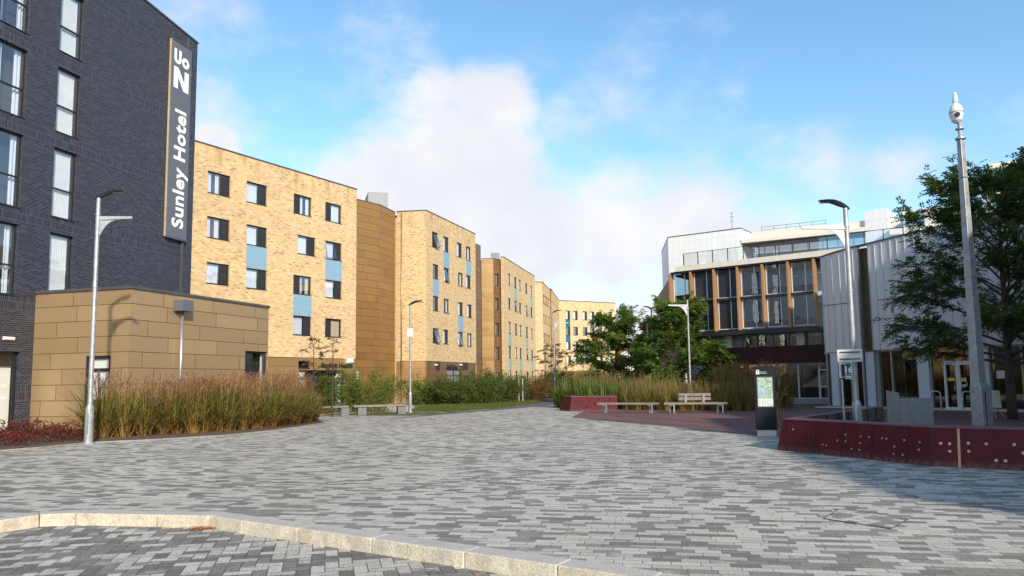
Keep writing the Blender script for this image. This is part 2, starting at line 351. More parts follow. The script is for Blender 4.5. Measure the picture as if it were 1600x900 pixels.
def blademat(name, low, mid, top):                    # blades: straw at the foot, green above (their own colours)
    m, t, b = newmat(name); uv, u, v = uvnode(t)
    g = N(t, 'ShaderNodeNewGeometry'); tx = N(t, 'ShaderNodeTexCoord')
    n1 = noise(t, tx.outputs['Object'], .8, 3.)
    vv = M(t, 'ADD', v, M(t, 'MULTIPLY', M(t, 'SUBTRACT', M(t, 'ADD', M(t, 'MULTIPLY', g.outputs['Random Per Island'], .6), M(t, 'MULTIPLY', n1, .4)), .5), .9), clamp=True)
    c = ramp(t, vv, [(0, low), (.42, mid), (1, top)], 'LINEAR')
    wn_ = N(t, 'ShaderNodeTexWhiteNoise', noise_dimensions='1D'); t.links.new(M(t, 'MULTIPLY', g.outputs['Random Per Island'], 91.7), wn_.inputs['W'])
    c = MIX(t, 1., c, MIX(t, wn_.outputs['Value'], (.42,.42,.42), (1.6,1.6,1.6)), 'MULTIPLY')
    t.links.new(c, b.inputs['Base Color']); b.inputs['Roughness'].default_value = .6; b.inputs['Specular IOR Level'].default_value = .25
    tl = N(t, 'ShaderNodeBsdfTranslucent'); t.links.new(c, tl.inputs[0])
    ms = N(t, 'ShaderNodeMixShader', i_0=.25); t.links.new(b.outputs[0], ms.inputs[1]); t.links.new(tl.outputs[0], ms.inputs[2])
    t.links.new(ms.outputs[0], t.nodes['Material Output'].inputs[0])
blademat('blade_left', (.36,.21,.07), (.15,.14,.03), (.085,.12,.02))
blademat('blade_green', (.21,.17,.045), (.105,.15,.028), (.095,.15,.028))
blademat('blade_gold', (.30,.19,.06), (.14,.14,.03), (.14,.11,.04))
leafmat('plume', [(0,(.13,.055,.04)),(.5,(.27,.13,.09)),(1,(.42,.26,.18))], .25, .8)
leafmat('plume_brown', [(0,(.15,.085,.045)),(.5,(.24,.14,.075)),(1,(.34,.22,.13))], .35, .8)
leafmat('pampas', [(0,(.38,.26,.16)),(1,(.62,.48,.34))], .35, .8)

# ---------------------------------------------------------------- mesh helpers
WL = {}
def wloc(o): return WL.get(o.name, Vector((0,0,0))) if o is not None else Vector((0,0,0))
class MB:
    def __init__(s): s.v = []; s.f = []; s.m = []
    def face(s, pts, mi=0):
        n = len(s.v); s.v += [tuple(p) for p in pts]; s.f.append(tuple(range(n, n+len(pts)))); s.m.append(mi)
    def hexa(s, b, t, mi=0):                          # bottom 4 (ccw from above), top 4
        n = len(s.v); s.v += [tuple(p) for p in b] + [tuple(p) for p in t]
        for q in ((3,2,1,0),(4,5,6,7),(0,1,5,4),(1,2,6,5),(2,3,7,6),(3,0,4,7)):
            s.f.append(tuple(n+i for i in q)); s.m.append(mi)
    def box(s, c, size, rz=0., mi=0):
        x, y, z = (k/2 for k in size); R = Matrix.Rotation(rz, 3, 'Z'); c = Vector(c)
        P = lambda a, b, h: c + R @ Vector((a, b, h))
        s.hexa([P(-x,-y,-z),P(x,-y,-z),P(x,y,-z),P(-x,y,-z)], [P(-x,-y,z),P(x,-y,z),P(x,y,z),P(-x,y,z)], mi)
    def tube(s, pts, rad, n=8, mi=0, cap=True):
        pts = [Vector(p) for p in pts]; rad = rad if isinstance(rad, (list, tuple)) else [rad]*len(pts)
        base = len(s.v); d0 = None
        for i, p in enumerate(pts):
            d = (pts[min(i+1, len(pts)-1)] - pts[max(i-1, 0)]).normalized()
            if d0 is None:
                a = d.orthogonal().normalized()
            else:
                a = (a - d*a.dot(d)).normalized()
            d0 = d; b = d.cross(a)
            for k in range(n):
                an = 2*pi*k/n; s.v.append(tuple(p + (a*cos(an) + b*sin(an))*rad[i]))
        for i in range(len(pts)-1):
            for k in range(n):
                q = base+i*n; s.f.append((q+k, q+(k+1)%n, q+n+(k+1)%n, q+n+k)); s.m.append(mi)
        if cap:
            s.f.append(tuple(base+k for k in reversed(range(n)))); s.m.append(mi)
            q = base+(len(pts)-1)*n; s.f.append(tuple(q+k for k in range(n))); s.m.append(mi)
    def prism(s, poly, z0, z1, mi=0):
        s.face([(x, y, z1) for x, y in poly], mi); s.face([(x, y, z0) for x, y in reversed(poly)], mi)
        for i in range(len(poly)):
            a, b = poly[i], poly[(i+1) % len(poly)]
            s.face([(*a, z0), (*b, z0), (*b, z1), (*a, z1)], mi)
    def sbox(s, S, u0, u1, d0, d1, z0, z1, mi=0):     # box in a facade's own frame: along, outward, up
        P = S.p
        if u1 < u0: u0, u1 = u1, u0
        if d1 < d0: d0, d1 = d1, d0
        s.hexa([P(u0,d1,z0),P(u1,d1,z0),P(u1,d0,z0),P(u0,d0,z0)], [P(u0,d1,z1),P(u1,d1,z1),P(u1,d0,z1),P(u0,d0,z1)], mi)
    def build(s, name, mats, parent=None, smooth=False, bevel=0.):
        return mk(name, np.array(s.v, dtype=np.float64), s.f, s.m, mats, parent, smooth, bevel)
def mk(name, V, F, MI, mats, parent=None, smooth=False, bevel=0., uvs=None):
    me = bpy.data.meshes.new(name); o = bpy.data.objects.new(name, me); COL.objects.link(o)
    base = wloc(parent)
    V = V - np.array(base)
    if isinstance(F, np.ndarray):                     # quads
        nf, k = F.shape
        me.vertices.add(len(V)); me.vertices.foreach_set('co', V.ravel())
        me.loops.add(nf*k); me.loops.foreach_set('vertex_index', F.ravel().astype(np.int32))
        me.polygons.add(nf); me.polygons.foreach_set('loop_start', np.arange(0, nf*k, k, dtype=np.int32))
        me.polygons.foreach_set('loop_total', np.full(nf, k, dtype=np.int32))
    else:
        me.from_pydata(V.tolist(), [], F)
    if not isinstance(mats, (list, tuple)): mats = [mats]
    for m in mats: me.materials.append(MATS[m])
    if len(mats) > 1: me.polygons.foreach_set('material_index', np.array(MI, dtype=np.int32))
    me.update(calc_edges=True)
    if uvs is not None:
        l = me.uv_layers.new(name='UVMap'); l.data.foreach_set('uv', uvs.ravel())
    elif not isinstance(F, np.ndarray):
        l = me.uv_layers.new(name='UVMap')
        for p in me.polygons:
            nx, ny, nz = p.normal
            for li in p.loop_indices:
                c = me.vertices[me.loops[li].vertex_index].co + base
                if abs(nz) > .7: l.data[li].uv = (c.x, c.y)
                else:
                    h = sqrt(nx*nx+ny*ny); l.data[li].uv = ((-ny*c.x + nx*c.y)/h, c.z)
    if smooth:
        me.polygons.foreach_set('use_smooth', np.ones(len(me.polygons), dtype=bool))
        if smooth == 'auto':
            pass
    if bevel:
        b = o.modifiers.new('b', 'BEVEL'); b.width = bevel; b.segments = 2; b.limit_method = 'ANGLE'
    if parent is not None: o.parent = parent; WL[o.name] = base
    return o
def tag(o, label=None, cat=None, group=None, kind=None):
    if label: o['label'] = label
    if cat: o['category'] = cat
    if group: o['group'] = group
    if kind: o['kind'] = kind
    return o
def thing(name, loc, label, cat, group=None):
    o = bpy.data.objects.new(name, None); COL.objects.link(o); o.location = loc; WL[o.name] = Vector(loc)
    o.empty_display_size = .3
    return tag(o, label, cat, group)
def copy_tree(o, loc, label, parent=None):
    c = o.copy(); COL.objects.link(c)
    if parent is None:
        c.location = loc; c['label'] = label
    else: c.parent = parent
    for ch in [k for k in bpy.data.objects if k.parent == o]: copy_tree(ch, None, None, c)
    return c
class Seg:                                            # a vertical facade plane: outward is to the right of P0 -> P1
    def __init__(s, P0, P1):
        s.P0 = Vector(P0); s.P1 = Vector(P1); d = s.P1-s.P0; s.L = d.length; s.t = d/s.L; s.n = Vector((s.t.y, -s.t.x))
    def p(s, u, d, z):
        q = s.P0 + s.t*u + s.n*d; return (q.x, q.y, z)
    def uz(s, px, py):
        dr = dirpx(px, py); D_ = -s.t.x*dr.y + s.t.y*dr.x
        u = (s.P0.x*dr.y - s.P0.y*dr.x)/D_; k = (s.t.x*(-s.P0.y) + s.t.y*s.P0.x)/D_
        return u, EYE+k*dr.z
def wall(mb, S, u0, u1, z0, z1, holes=(), reveal=.16, niche=.55, mi=0, dmi=1, d=0.):
    us = sorted({u0, u1, *[h[0] for h in holes], *[h[1] for h in holes]}); us = [u for u in us if u0 <= u <= u1]
    zs = sorted({z0, z1, *[h[2] for h in holes], *[h[3] for h in holes]}); zs = [z for z in zs if z0 <= z <= z1]
    for a, b in zip(us, us[1:]):
        if b-a < 1e-5: continue
        z_start = None
        runs = []
        for c, e in zip(zs, zs[1:]):
            um, zm = (a+b)/2, (c+e)/2
            inside = any(h[0] < um < h[1] and h[2] < zm < h[3] for h in holes)
            if not inside:
                if runs and abs(runs[-1][1]-c) < 1e-6: runs[-1][1] = e
                else: runs.append([c, e])
        for c, e in runs:
            mb.face([S.p(a,d,c), S.p(b,d,c), S.p(b,d,e), S.p(a,d,e)], mi)
    for h in holes:
        a, b, c, e = h[:4]; n = h[4] if len(h) > 4 else niche
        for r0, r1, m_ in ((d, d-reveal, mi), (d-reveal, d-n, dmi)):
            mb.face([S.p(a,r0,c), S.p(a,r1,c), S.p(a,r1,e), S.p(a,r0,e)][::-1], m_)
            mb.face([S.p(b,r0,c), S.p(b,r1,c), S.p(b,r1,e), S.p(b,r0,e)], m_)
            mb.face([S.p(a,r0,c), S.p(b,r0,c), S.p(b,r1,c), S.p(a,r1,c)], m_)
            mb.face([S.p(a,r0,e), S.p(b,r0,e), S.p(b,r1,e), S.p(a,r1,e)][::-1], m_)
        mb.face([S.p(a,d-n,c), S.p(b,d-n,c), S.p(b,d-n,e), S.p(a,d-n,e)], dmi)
def folds(mb, S, u0, u1, d, z0, z1, pitch=.14, amp=.03, mi=0):
    n = max(4, int((u1-u0)/(pitch/4))); ph = random.random()*6
    xs = [u0+(u1-u0)*i/n for i in range(n+1)]
    ds = [d + amp*sin(2*pi*(x-u0)/pitch + ph + .8*sin(3.1*x)) for x in xs]
    for i in range(n): mb.face([S.p(xs[i],ds[i],z0), S.p(xs[i+1],ds[i+1],z0), S.p(xs[i+1],ds[i+1],z1), S.p(xs[i],ds[i],z1)], mi)
def window(root, S, u0, u1, z0, z1, vent=None, transom=None, curt='curtain', opened=0., dep=-.09, vf=.36, fw=.055, gl='glass', cov=1., name='window', frame='dark_frame', mull=None):
    f = MB(); g = .004
    a, b, c, e = u0+g, u1-g, z0+g, z1-g
    f.sbox(S, a, b, dep-.07, dep, c, c+fw); f.sbox(S, a, b, dep-.07, dep, e-fw, e)
    f.sbox(S, a, a+fw, dep-.068, dep-.002, c+fw, e-fw); f.sbox(S, b-fw, b, dep-.068, dep-.002, c+fw, e-fw)
    ga, gb = a+fw, b-fw
    f.sbox(S, a-.02, b+.02, dep+.01, .035, z0-.02, z0+.012)          # sill
    if vent == 'R':
        ga, gb = a+fw, b-fw-(u1-u0)*vf; f.sbox(S, gb, b-fw, dep-.05, dep-.03, c+fw, e-fw, 1); f.sbox(S, gb, gb+.03, dep-.06, dep-.004, c+fw, e-fw)
        for k in range(9): f.sbox(S, gb+.05, b-fw-.02, dep-.03, dep-.012, c+fw+.06+k*(e-c-2*fw-.1)/9, c+fw+.06+k*(e-c-2*fw-.1)/9+.05, 1)
    elif vent == 'L':
        ga, gb = a+fw+(u1-u0)*vf, b-fw; f.sbox(S, a+fw, ga, dep-.05, dep-.03, c+fw, e-fw, 1); f.sbox(S, ga-.03, ga, dep-.06, dep-.004, c+fw, e-fw)
        for k in range(9): f.sbox(S, a+fw+.02, ga-.05, dep-.03, dep-.012, c+fw+.06+k*(e-c-2*fw-.1)/9, c+fw+.06+k*(e-c-2*fw-.1)/9+.05, 1)
    if transom:
        zt = z0+(z1-z0)*transom; f.sbox(S, ga, gb, dep-.066, dep-.004, zt-fw/2, zt+fw/2)
    if mull:
        um = u0+(u1-u0)*mull; f.sbox(S, um-fw/2, um+fw/2, dep-.064, dep-.006, c+fw, e-fw)
    w_ = f.build(name, [frame, 'vent_panel'], root)
    p = MB()
    if opened:
        zb, zt_ = c+fw, e-fw; o_ = dep+opened
        p.face([S.p(ga,o_,zb), S.p(gb,o_,zb), S.p(gb,dep-.03,zt_), S.p(ga,dep-.03,zt_)])
        p.build('pane', gl, w_)
        q = MB()
        def bar(p0, p1, r=.028):
            q.tube([p0, p1], r, 4)
        A, B, C_, D_ = (Vector(S.p(ga,o_,zb)), Vector(S.p(gb,o_,zb)), Vector(S.p(gb,dep-.03,zt_)), Vector(S.p(ga,dep-.03,zt_)))
        bar(A, B); bar(B, C_); bar(C_, D_); bar(D_, A); q.build('sash', frame, w_)
    else:
        p.face([S.p(ga,dep-.04,c+fw), S.p(gb,dep-.04,c+fw), S.p(gb,dep-.04,e-fw), S.p(ga,dep-.04,e-fw)]); p.build('pane', gl, w_)
    if curt:
        k = MB()
        if curt == 'blind':
            n = int((gb-ga)/.11)
            for i in range(n):
                x = ga+.02+i*(gb-ga-.04)/n
                k.face([S.p(x,dep-.15,z0+.05), S.p(x+.075,dep-.10,z0+.05), S.p(x+.075,dep-.10,e-fw-.02), S.p(x,dep-.15,e-fw-.02)])
        else:
            if cov >= 1: folds(k, S, ga, gb, dep-.16, z0+.02, z1-.02)
            else:
                folds(k, S, ga, ga+(gb-ga)*cov*.5, dep-.16, z0+.02, z1-.02); folds(k, S, gb-(gb-ga)*cov*.5, gb, dep-.16, z0+.02, z1-.02)
        k.build(curt if curt in ('blind',) else 'curtain', curt, w_)
    return w_
def spandrel(root, S, u0, u1, z0, z1, mat):
    b = MB(); b.sbox(S, u0+.02, u1-.02, -.05, .012, z0+.02, z1-.02); return b.build('spandrel_panel', mat, root)
def text(body, size, mat, parent, origin, X, Y, off=.0, ext=.01, name='lettering', space=1., align='LEFT'):
    cu = bpy.data.curves.new(name, 'FONT'); cu.body = body; cu.size = size; cu.offset = off; cu.extrude = ext; cu.space_character = space; cu.align_x = align; cu.resolution_u = 3
    o = bpy.data.objects.new(name, cu); COL.objects.link(o); cu.materials.append(MATS[mat])
    X = Vector(X).normalized(); Y = Vector(Y).normalized(); Z = X.cross(Y); p = Vector(origin)
    L = Matrix(((X.x,Y.x,Z.x,p.x),(X.y,Y.y,Z.y,p.y),(X.z,Y.z,Z.z,p.z),(0,0,0,1)))
    o.matrix_world = L
    if parent is not None:
        L.translation = p - wloc(parent)
    me = bpy.data.meshes.new_from_object(o); bpy.data.objects.remove(o)
    o = bpy.data.objects.new(name, me); COL.objects.link(o); o.parent = parent; o.matrix_basis = L
    return o
def roof_and_coping(root, poly, H, segs, name='roof'):
    b = MB(); b.face([(x, y, H-.35) for x, y in poly]); b.build('roof', 'roofing', root)
    c = MB()
    for S, a, e in segs: c.sbox(S, a-.01, e+.01, -.3, .04, H, H+.07)
    c.build('coping', 'coping', root)

# ---------------------------------------------------------------- ground
def sheet(name, poly, z, mat, kind='structure'):
    b = MB(); b.face([(x, y, z) for x, y in poly]); return tag(b.build(name, mat), kind=kind)
sheet('ground', [(-3000,-3000),(3000,-3000),(3000,3000),(-3000,3000)], -.2, 'land')
sheet('parking_paving', [(-45,-40),(45,-40),(45,12),(-45,12)], -.13, 'parking_paving')
KB = [G(x, y, .02) for x, y in ((0,809),(75,799),(140,795),(240,796.5),(370,798.5),(485,814),(600,831),(800,858),(1060,895.5),(1400,944))]
KF = [G(x, y, .02) for x, y in ((0,813),(62,804),(118,801.5),(245,804),(328,805.5),(378,813.5),(465,825),(580,841),(725,862),(870,883),(1015,905),(1180,930),(1360,958))]
KZ = [G(x, y, -.13) for x, y in ((0,823),(62,824),(118,825),(245,825.5),(328,826.5),(378,836),(465,848),(580,866),(725,891))]
def extend(P, a, b):
    P = [Vector(p) for p in P]; P.insert(0, P[0]+(P[0]-P[1]).normalized()*a); P.append(P[-1]+(P[-1]-P[-2]).normalized()*b); return P
KFx = extend(KF, 30, 30)
def offs(P, d):
    out = []
    for i, p in enumerate(P):
        a = P[max(i-1,0)]; b = P[min(i+1,len(P)-1)]; t = (b-a).normalized(); out.append(p + Vector((-t.y, t.x))*d)
    return out
KBx = offs(KFx, .27)
sheet('plaza_paving', [tuple(p) for p in KBx] + [(60,-20),(60,220),(-60,220),(-60,KBx[0].y)], 0., 'plaza_paving')
kb = MB()
for i in range(len(KFx)-1):
    a, b_, c, d = KFx[i], KFx[i+1], KBx[i+1], KBx[i]
    n = 1 if (b_-a).length < 2 else int((b_-a).length/.95)
    for k in range(n):
        t0, t1 = k/n, (k+1)/n
        g = .004/((b_-a).length/n)
        t0 += g*(t1-t0); t1 -= g*(t1-t0)
        q = [a.lerp(b_, t0), a.lerp(b_, t1), d.lerp(c, t1), d.lerp(c, t0)]
        j = random.uniform(-.003, .003)
        kb.hexa([(p.x, p.y, -.25) for p in q], [(p.x, p.y, .022+j) for p in q])
tag(kb.build('kerb', 'kerb_stone', bevel=.012), kind='structure')
# red brick plaza, road, verge, paths
sheet('red_plaza', [G(893,652),G(940,657),G(1030,665),G(1140,676),G(1214,682.5),(10,18.2),(14,14),(24,8),(40,0),(40,44),(15,48),(9,44),(3.9,40.5)], .004, 'red_paving')
sheet('asphalt_road', [G(598,655),G(660,650.5),G(760,642),G(820,637),G(885,631),(3.6,62),(4,120),(0,120),(-1.5,90),(.6,62),G(800,632.5),G(762,639),G(689,646.5)], .008, 'asphalt')
sheet('pale_path', [G(500,651),G(640,648),G(700,645),G(764,640),G(700,636.5),(-6,50),(-14,54),(-14,36)], .012, 'pale_path')
sheet('verge', [G(640,644),G(700,645),G(764,639.5),G(800,635.5),G(862,627),(.8,62),(-1.5,92),(-6,92),(-8,60),(-6.2,47)], .02, 'lawn')
sheet('lawn', [G(505,649),G(640,649.5),G(700,646.5),G(668,643.5),(-7,41),(-10,39.5)], .016, 'lawn')
sheet('planting_bed', [G(-60,712),G(0,702.5),G(60,698),G(138,690),G(240,685.5),G(350,679),G(430,671),G(505,660),(-8.6,33),(-9.6,34.5),(-13,36),(-20,36),(-20,17)], .012, 'soil')
sheet('planting_bed', [G(870,630),(2.6,41.6),(5.7,39.6),(11.5,36.3),(12.5,40),(12,60),(4.2,64)], .013, 'soil')
ed = MB()
E = [Vector(G(x, y)) for x, y in ((-80,717),(0,705),(60,700.5),(138,692.5),(240,688),(350,681),(430,673),(507,661.5))]
E2 = offs(E, .12)
for i in range(len(E)-1): ed.hexa([(*E[i],-.05),(*E[i+1],-.05),(*E2[i+1],-.05),(*E2[i],-.05)], [(*E[i],.03),(*E[i+1],.03),(*E2[i+1],.03),(*E2[i],.03)])
tag(ed.build('bed_edging', 'edging_stone'), kind='structure')

# ---------------------------------------------------------------- hotel
HS = Seg((-17.0,28.3), (-15.2,35.2)); HU = 6.9
hotel = thing('hotel_building', (*HS.p(0,0,0)[:2],0), 'dark grey brick hotel with tall windows, at the left edge', 'building')
hr = [(17.0,14.48),(13.85,11.3),(10.68,8.0),(7.4,4.85)]
hh = []
for z1, z0 in hr:
    hh.append((-.97,.09,z0,z1)); hh.append((-3.45,-2.3,z0,z1)); hh.append((-6.9,-5.8,z0,z1))
hh.append((-3.5,-1.97,0.0,2.87,1.2))
BR = 24.
hm = MB()
wall(hm, HS, -14, HU, -.2, 18.28, hh)
hm.face([HS.p(-14,0,18.28), HS.p(HU,0,18.28), HS.p(-14,0,18.28+.11*(14+HU))])
HB = Seg(HS.p(HU,0,0)[:2], HS.p(HU,-BR,0)[:2]); HB2 = Seg(HS.p(HU,-BR,0)[:2], HS.p(-14,-BR,0)[:2]); HB3 = Seg(HS.p(-14,-BR,0)[:2], HS.p(-14,0,0)[:2])
for s_ in (HB, HB2, HB3): wall(hm, s_, 0, s_.L, -.2, 18.2)
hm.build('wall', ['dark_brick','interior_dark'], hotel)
b = MB(); b.face([HS.p(-14,-.3,18.0),HS.p(HU-.3,-.3,18.0),HS.p(HU-.3,-BR+.3,18.0),HS.p(-14,-BR+.3,18.0)]); b.build('roof', 'roofing', hotel)
b = MB()
b.hexa([HS.p(-14,.05,20.58),HS.p(HU+.02,.05,18.28),HS.p(HU+.02,-.3,18.28),HS.p(-14,-.3,20.58)], [HS.p(-14,.05,20.66),HS.p(HU+.02,.05,18.36),HS.p(HU+.02,-.3,18.36),HS.p(-14,-.3,20.66)])
b.build('coping', 'coping', hotel)
for z1, z0 in hr:
    window(hotel, HS, -.97, .09, z0, z1, transom=.42 if z0 > 5 else None, curt='blind', gl='glass', fw=.06, dep=-.1)
    window(hotel, HS, -3.45, -2.3, z0, z1, transom=.42, curt='curtain' , cov=.5, gl='glass', fw=.06, dep=-.1)
    window(hotel, HS, -6.9, -5.8, z0, z1, transom=.42, curt='blind', gl='glass', fw=.06, dep=-.1)
dr = window(hotel, HS, -3.5, -1.97, .02, 2.87, transom=.84, curt=None, gl='glass_clear', fw=.11, dep=-.14, name='door')
b = MB(); b.sbox(HS, -3.4, -2.12, -.26, -.22, .1, 2.35); b.build('door_leaf', 'white_plastic', dr)
for q_ in (1.2, 1.62): b = MB(); b.sbox(HS, -2.45, -2.25, -.218, -.212, q_, q_+.1); b.build('notice', 'lettering', dr)
b = MB(); b.sbox(HS, 6.12, 6.2, .005, .09, 5.1, 18.2); b.build('downpipe', 'coping', hotel)
u_, z_ = HS.uz(14, 529)
bl = thing('bulkhead_light', HS.p(u_,0,z_), 'small white bulkhead light on dark brick above the hotel door', 'light')
b = MB(); b.sbox(HS, u_-.26, u_+.18, .002, .08, z_-.06, z_+.06); b.build('casing', 'cream_board', bl, bevel=.015)
b = MB(); b.sbox(HS, u_-.22, u_+.14, .08, .095, z_-.035, z_+.035); b.build('diffuser', 'white_plastic', bl)

# hotel sign
sg = thing('hotel_sign', HS.p(5.6,0.02,8.35), 'tall slate vertical sign with white lettering high on the dark brick hotel', 'sign')
b = MB(); b.sbox(HS, 5.0, 6.32, .03, .15, 8.38, 17.66); b.build('panel', 'sign_slate', sg)
b = MB(); b.sbox(HS, 4.96, 4.996, .02, .10, 8.36, 17.68); b.build('side_edge', 'edge_tan', sg)
b = MB(); b.sbox(HS, 5.0, 6.34, .04, .18, 17.664, 17.74); b.build('end_trim', 'coping', sg); b = MB(); b.sbox(HS, 5.0, 6.34, .04, .18, 8.30, 8.376); b.build('end_trim', 'coping', sg)
T3 = Vector((HS.t.x, HS.t.y, 0))
text('Sunley Hotel', 1.02, 'lettering', sg, HS.p(6.02,.155,8.85), (0,0,1), -T3, off=.028, space=1.06)
lg = MB()
def lp(pts, d=.145):                                  # logo polygons: x to the right, y down from the top of the logo
    f_ = [HS.p(5.12+x*1.02, d+.012, 17.35-y*1.02) for x, y in pts]; lg.face(f_[::-1])
# N
for q in ([(0,.90),(.29,1.0),(.29,1.90),(0,1.90)], [(.71,.93),(1.0,.93),(1.0,1.90),(.71,1.90)], [(0,.90),(.29,.90),(1.0,1.90),(.66,1.90)]): lp(q, .145+.002*random.random())
def arcband(cx_, cy_, r1, r0, a0, a1, n=16):
    for i in range(n):
        A, B = a0+(a1-a0)*i/n, a0+(a1-a0)*(i+1)/n
        lp([(cx_+r1*cos(A),cy_+r1*sin(A)),(cx_+r1*cos(B),cy_+r1*sin(B)),(cx_+r0*cos(B),cy_+r0*sin(B)),(cx_+r0*cos(A),cy_+r0*sin(A))])
arcband(.76,.52,.25,.09,0,2*pi,24)
lp([(0,.05),(.17,.05),(.17,.5),(0,.5)]); lp([(.31,.05),(.48,.05),(.48,.5),(.31,.5)]); arcband(.24,.5,.24,.07,0,pi,12)
lo = lg.build('logo', 'lettering', sg)
for p_ in lo.data.polygons: pass

# ---------------------------------------------------------------- annex
A0, A1, A2 = Vector(G(55,456,5.04)), Vector(G(205,449,5.04)), Vector(G(420,480,5.04))
A0 = HS.P0 + HS.t*(-1.45) ; A0 = Vector(A0)
AL, AR = Seg(A0, A1), Seg(A1, A2)
annex = thing('annex_building', (A1.x,A1.y,0), 'single storey bronze panel clad annex in front of the dark hotel', 'building')
am = MB()
ul0, zl = AL.uz(134,556); ul1, _ = AL.uz(173,556)
wl = (ul0, ul1, .25, AL.uz(150,556)[1]); ur0, _z = AR.uz(383,560); ur1, _ = AR.uz(418,560)
wr = (ur0, ur1, .6, AR.uz(400,549)[1])
wall(am, AL, 0, AL.L, .12, 5.0, [wl]); wall(am, AR, 0, AR.L, .12, 5.0, [wr])
AE = Seg(A2, Vector(AR.p(AR.L,-6,0)[:2])); wall(am, AE, 0, AE.L, .12, 5.0)
am.build('wall', ['bronze_annex','interior_dark'], annex)
b = MB()
for s_ in (AL, AR): b.sbox(s_, .03, s_.L-.03, -.1, -.02, -.2, .12)
b.build('plinth', 'dark_frame', annex)
b = MB()
for s_ in (AL, AR): b.sbox(s_, -.02, s_.L+.03, -.35, .06, 5.0, 5.1)
b.build('coping', 'coping', annex)
b = MB(); b.face([(*A0,4.9),(*A1,4.9),(*A2,4.9),AR.p(AR.L,-6,4.9),HS.p(HU,-.5,4.9),HS.p(-1.4,-.5,4.9)]); b.build('roof', 'roofing', annex)
wq = window(annex, AL, *wl, transom=.80, curt=None, gl='glass_clear', fw=.10, dep=-.03)
b = MB(); b.sbox(AL, wl[0]+.1, wl[1]-.1, -.14, -.12, wl[2]+.1, wl[3]-.1); b.build('roller_blind', 'white_plastic', wq)
b = MB(); b.sbox(AL, wl[0]+.12, wl[1]-.12, -.06, -.032, wl[2]+.1, 1.15); b.build('lower_panel', 'dark_frame', wq)
window(annex, AR, *wr, vent='L', curt='curtain', cov=.4, fw=.07, gl='glass')
u_, z_ = AR.uz(280,478)
dp = thing('downpipe', AR.p(u_,.15,0), 'dark square hopper and grey downpipe on the bronze annex wall', 'downpipe')
b = MB(); b.sbox(AR, u_-.3, u_+.3, .01, .42, z_-.22, z_+.2); b.build('hopper', 'sign_slate', dp, bevel=.01)
b = MB(); b.tube([AR.p(u_,.16,0), AR.p(u_,.16,z_-.2)], .055, 10); b.build('pipe', 'alu', dp, smooth=True)

# ---------------------------------------------------------------- brick accommodation blocks along the street
def px_seg(a, b, H): return Seg(G(*a, H), G(*b, H))
# --- block 1
HB1 = 16.1
S1 = px_seg((302.4,220), (557.6,296.5), HB1)
C0, C1, C2 = Vector((-11.75,55.73)), Vector((-10.35,57.61)), Vector((-9.54,60.23))
SC1, SC2 = Seg(C0, C1), Seg(C1, C2)
b1 = thing('apartment_block', (*S1.p(0,0,0)[:2],0), 'buff brick block nearest the hotel with a health centre sign on its ground floor', 'building', 'buff brick residential blocks along the street')
R = {1:(13.2,14.55), 2:(10.46,11.76), 3:(7.68,8.97), 4:(4.9,6.22)}
W1 = [(1,1.04,'R'),(1,3.86,'R'),(1,7.72,'L'),(1,10.62,'L'),(2,1.07,'R'),(2,3.93,'R'),(2,8.12,'R'),(2,10.67,'R'),(3,1.12,'R'),(3,3.98,'R'),(3,7.8,'L'),(3,10.71,'R'),(4,7.84,'R'),(4,10.73,'L')]
holes = [(u, u+1.6, *R[r]) for r, u, v in W1]
m = MB(); wall(m, S1, -9, S1.L, 3.4, HB1, holes)
SE = Seg(S1.P1, C0+Vector((-.55,-.6)))
m.face([S1.p(S1.L,0,3.4),S1.p(S1.L,-1.2,3.4),S1.p(S1.L,-1.2,HB1),S1.p(S1.L,0,HB1)])
for a, b_ in (((-9,-14),(-9,0)), ((S1.L+6,-14),(-9,-14))):
    s_ = Seg(S1.p(*a,0)[:2], S1.p(*b_,0)[:2]); wall(m, s_, 0, s_.L, -.2, HB1)
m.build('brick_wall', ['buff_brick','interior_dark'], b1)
u_a, z_a = S1.uz(466,562); gh = []
e0, ez = S1.uz(468,577); e1, _ = S1.uz(539,577)
gh = [(e0, e1, .0, 2.55), (8.4, 9.35, 2.68, 3.18, .3)]
m = MB(); wall(m, S1, -9, S1.L, -.2, 3.4, gh, d=-.04); m.build('ground_floor_cladding', ['bronze_cladding','interior_dark'], b1)
m = MB(); wall(m, SC1, -.6, SC1.L, -.2, 15.6); wall(m, SC2, 0, SC2.L, -.2, 15.6); m.build('stair_cladding', ['bronze_stair','interior_dark'], b1)
b = MB()
for s_, a, e in ((S1,-9,S1.L),): b.sbox(s_, a, e+.03, -.3, .04, HB1, HB1+.08)
for s_ in (SC1, SC2): b.sbox(s_, -.02, s_.L+.02, -.3, .03, 15.6, 15.67)
b.build('coping', 'coping', b1)
b = MB(); b.face([S1.p(-9,-.05,15.9),S1.p(S1.L,-.05,15.9),S1.p(S1.L,-14,15.9),S1.p(-9,-14,15.9)]); b.face([(*C0,15.5),(*C1,15.5),(*C2,15.5),(C2.x-9,C2.y+4,15.5),(C0.x-8,C0.y+6,15.5)]); b.build('roof', 'roofing', b1)
b = MB(); b.box((-11.1,60.2,16.2), (1.6,2.6,1.6), .3); b.build('roof_plant_box', 'coping_grey', b1)
for r, u, v in W1:
    op = .22 if (r, v, round(u)) in ((2,'R',11),) else 0.
    gl = 'glass'
    cu = random.random()
    window(b1, S1, u, u+1.6, *R[r], vent=v, curt='curtain' if r < 3 or cu < .75 else 'curtain_warm', cov=1 if cu < .8 else .7, opened=op, gl=gl)
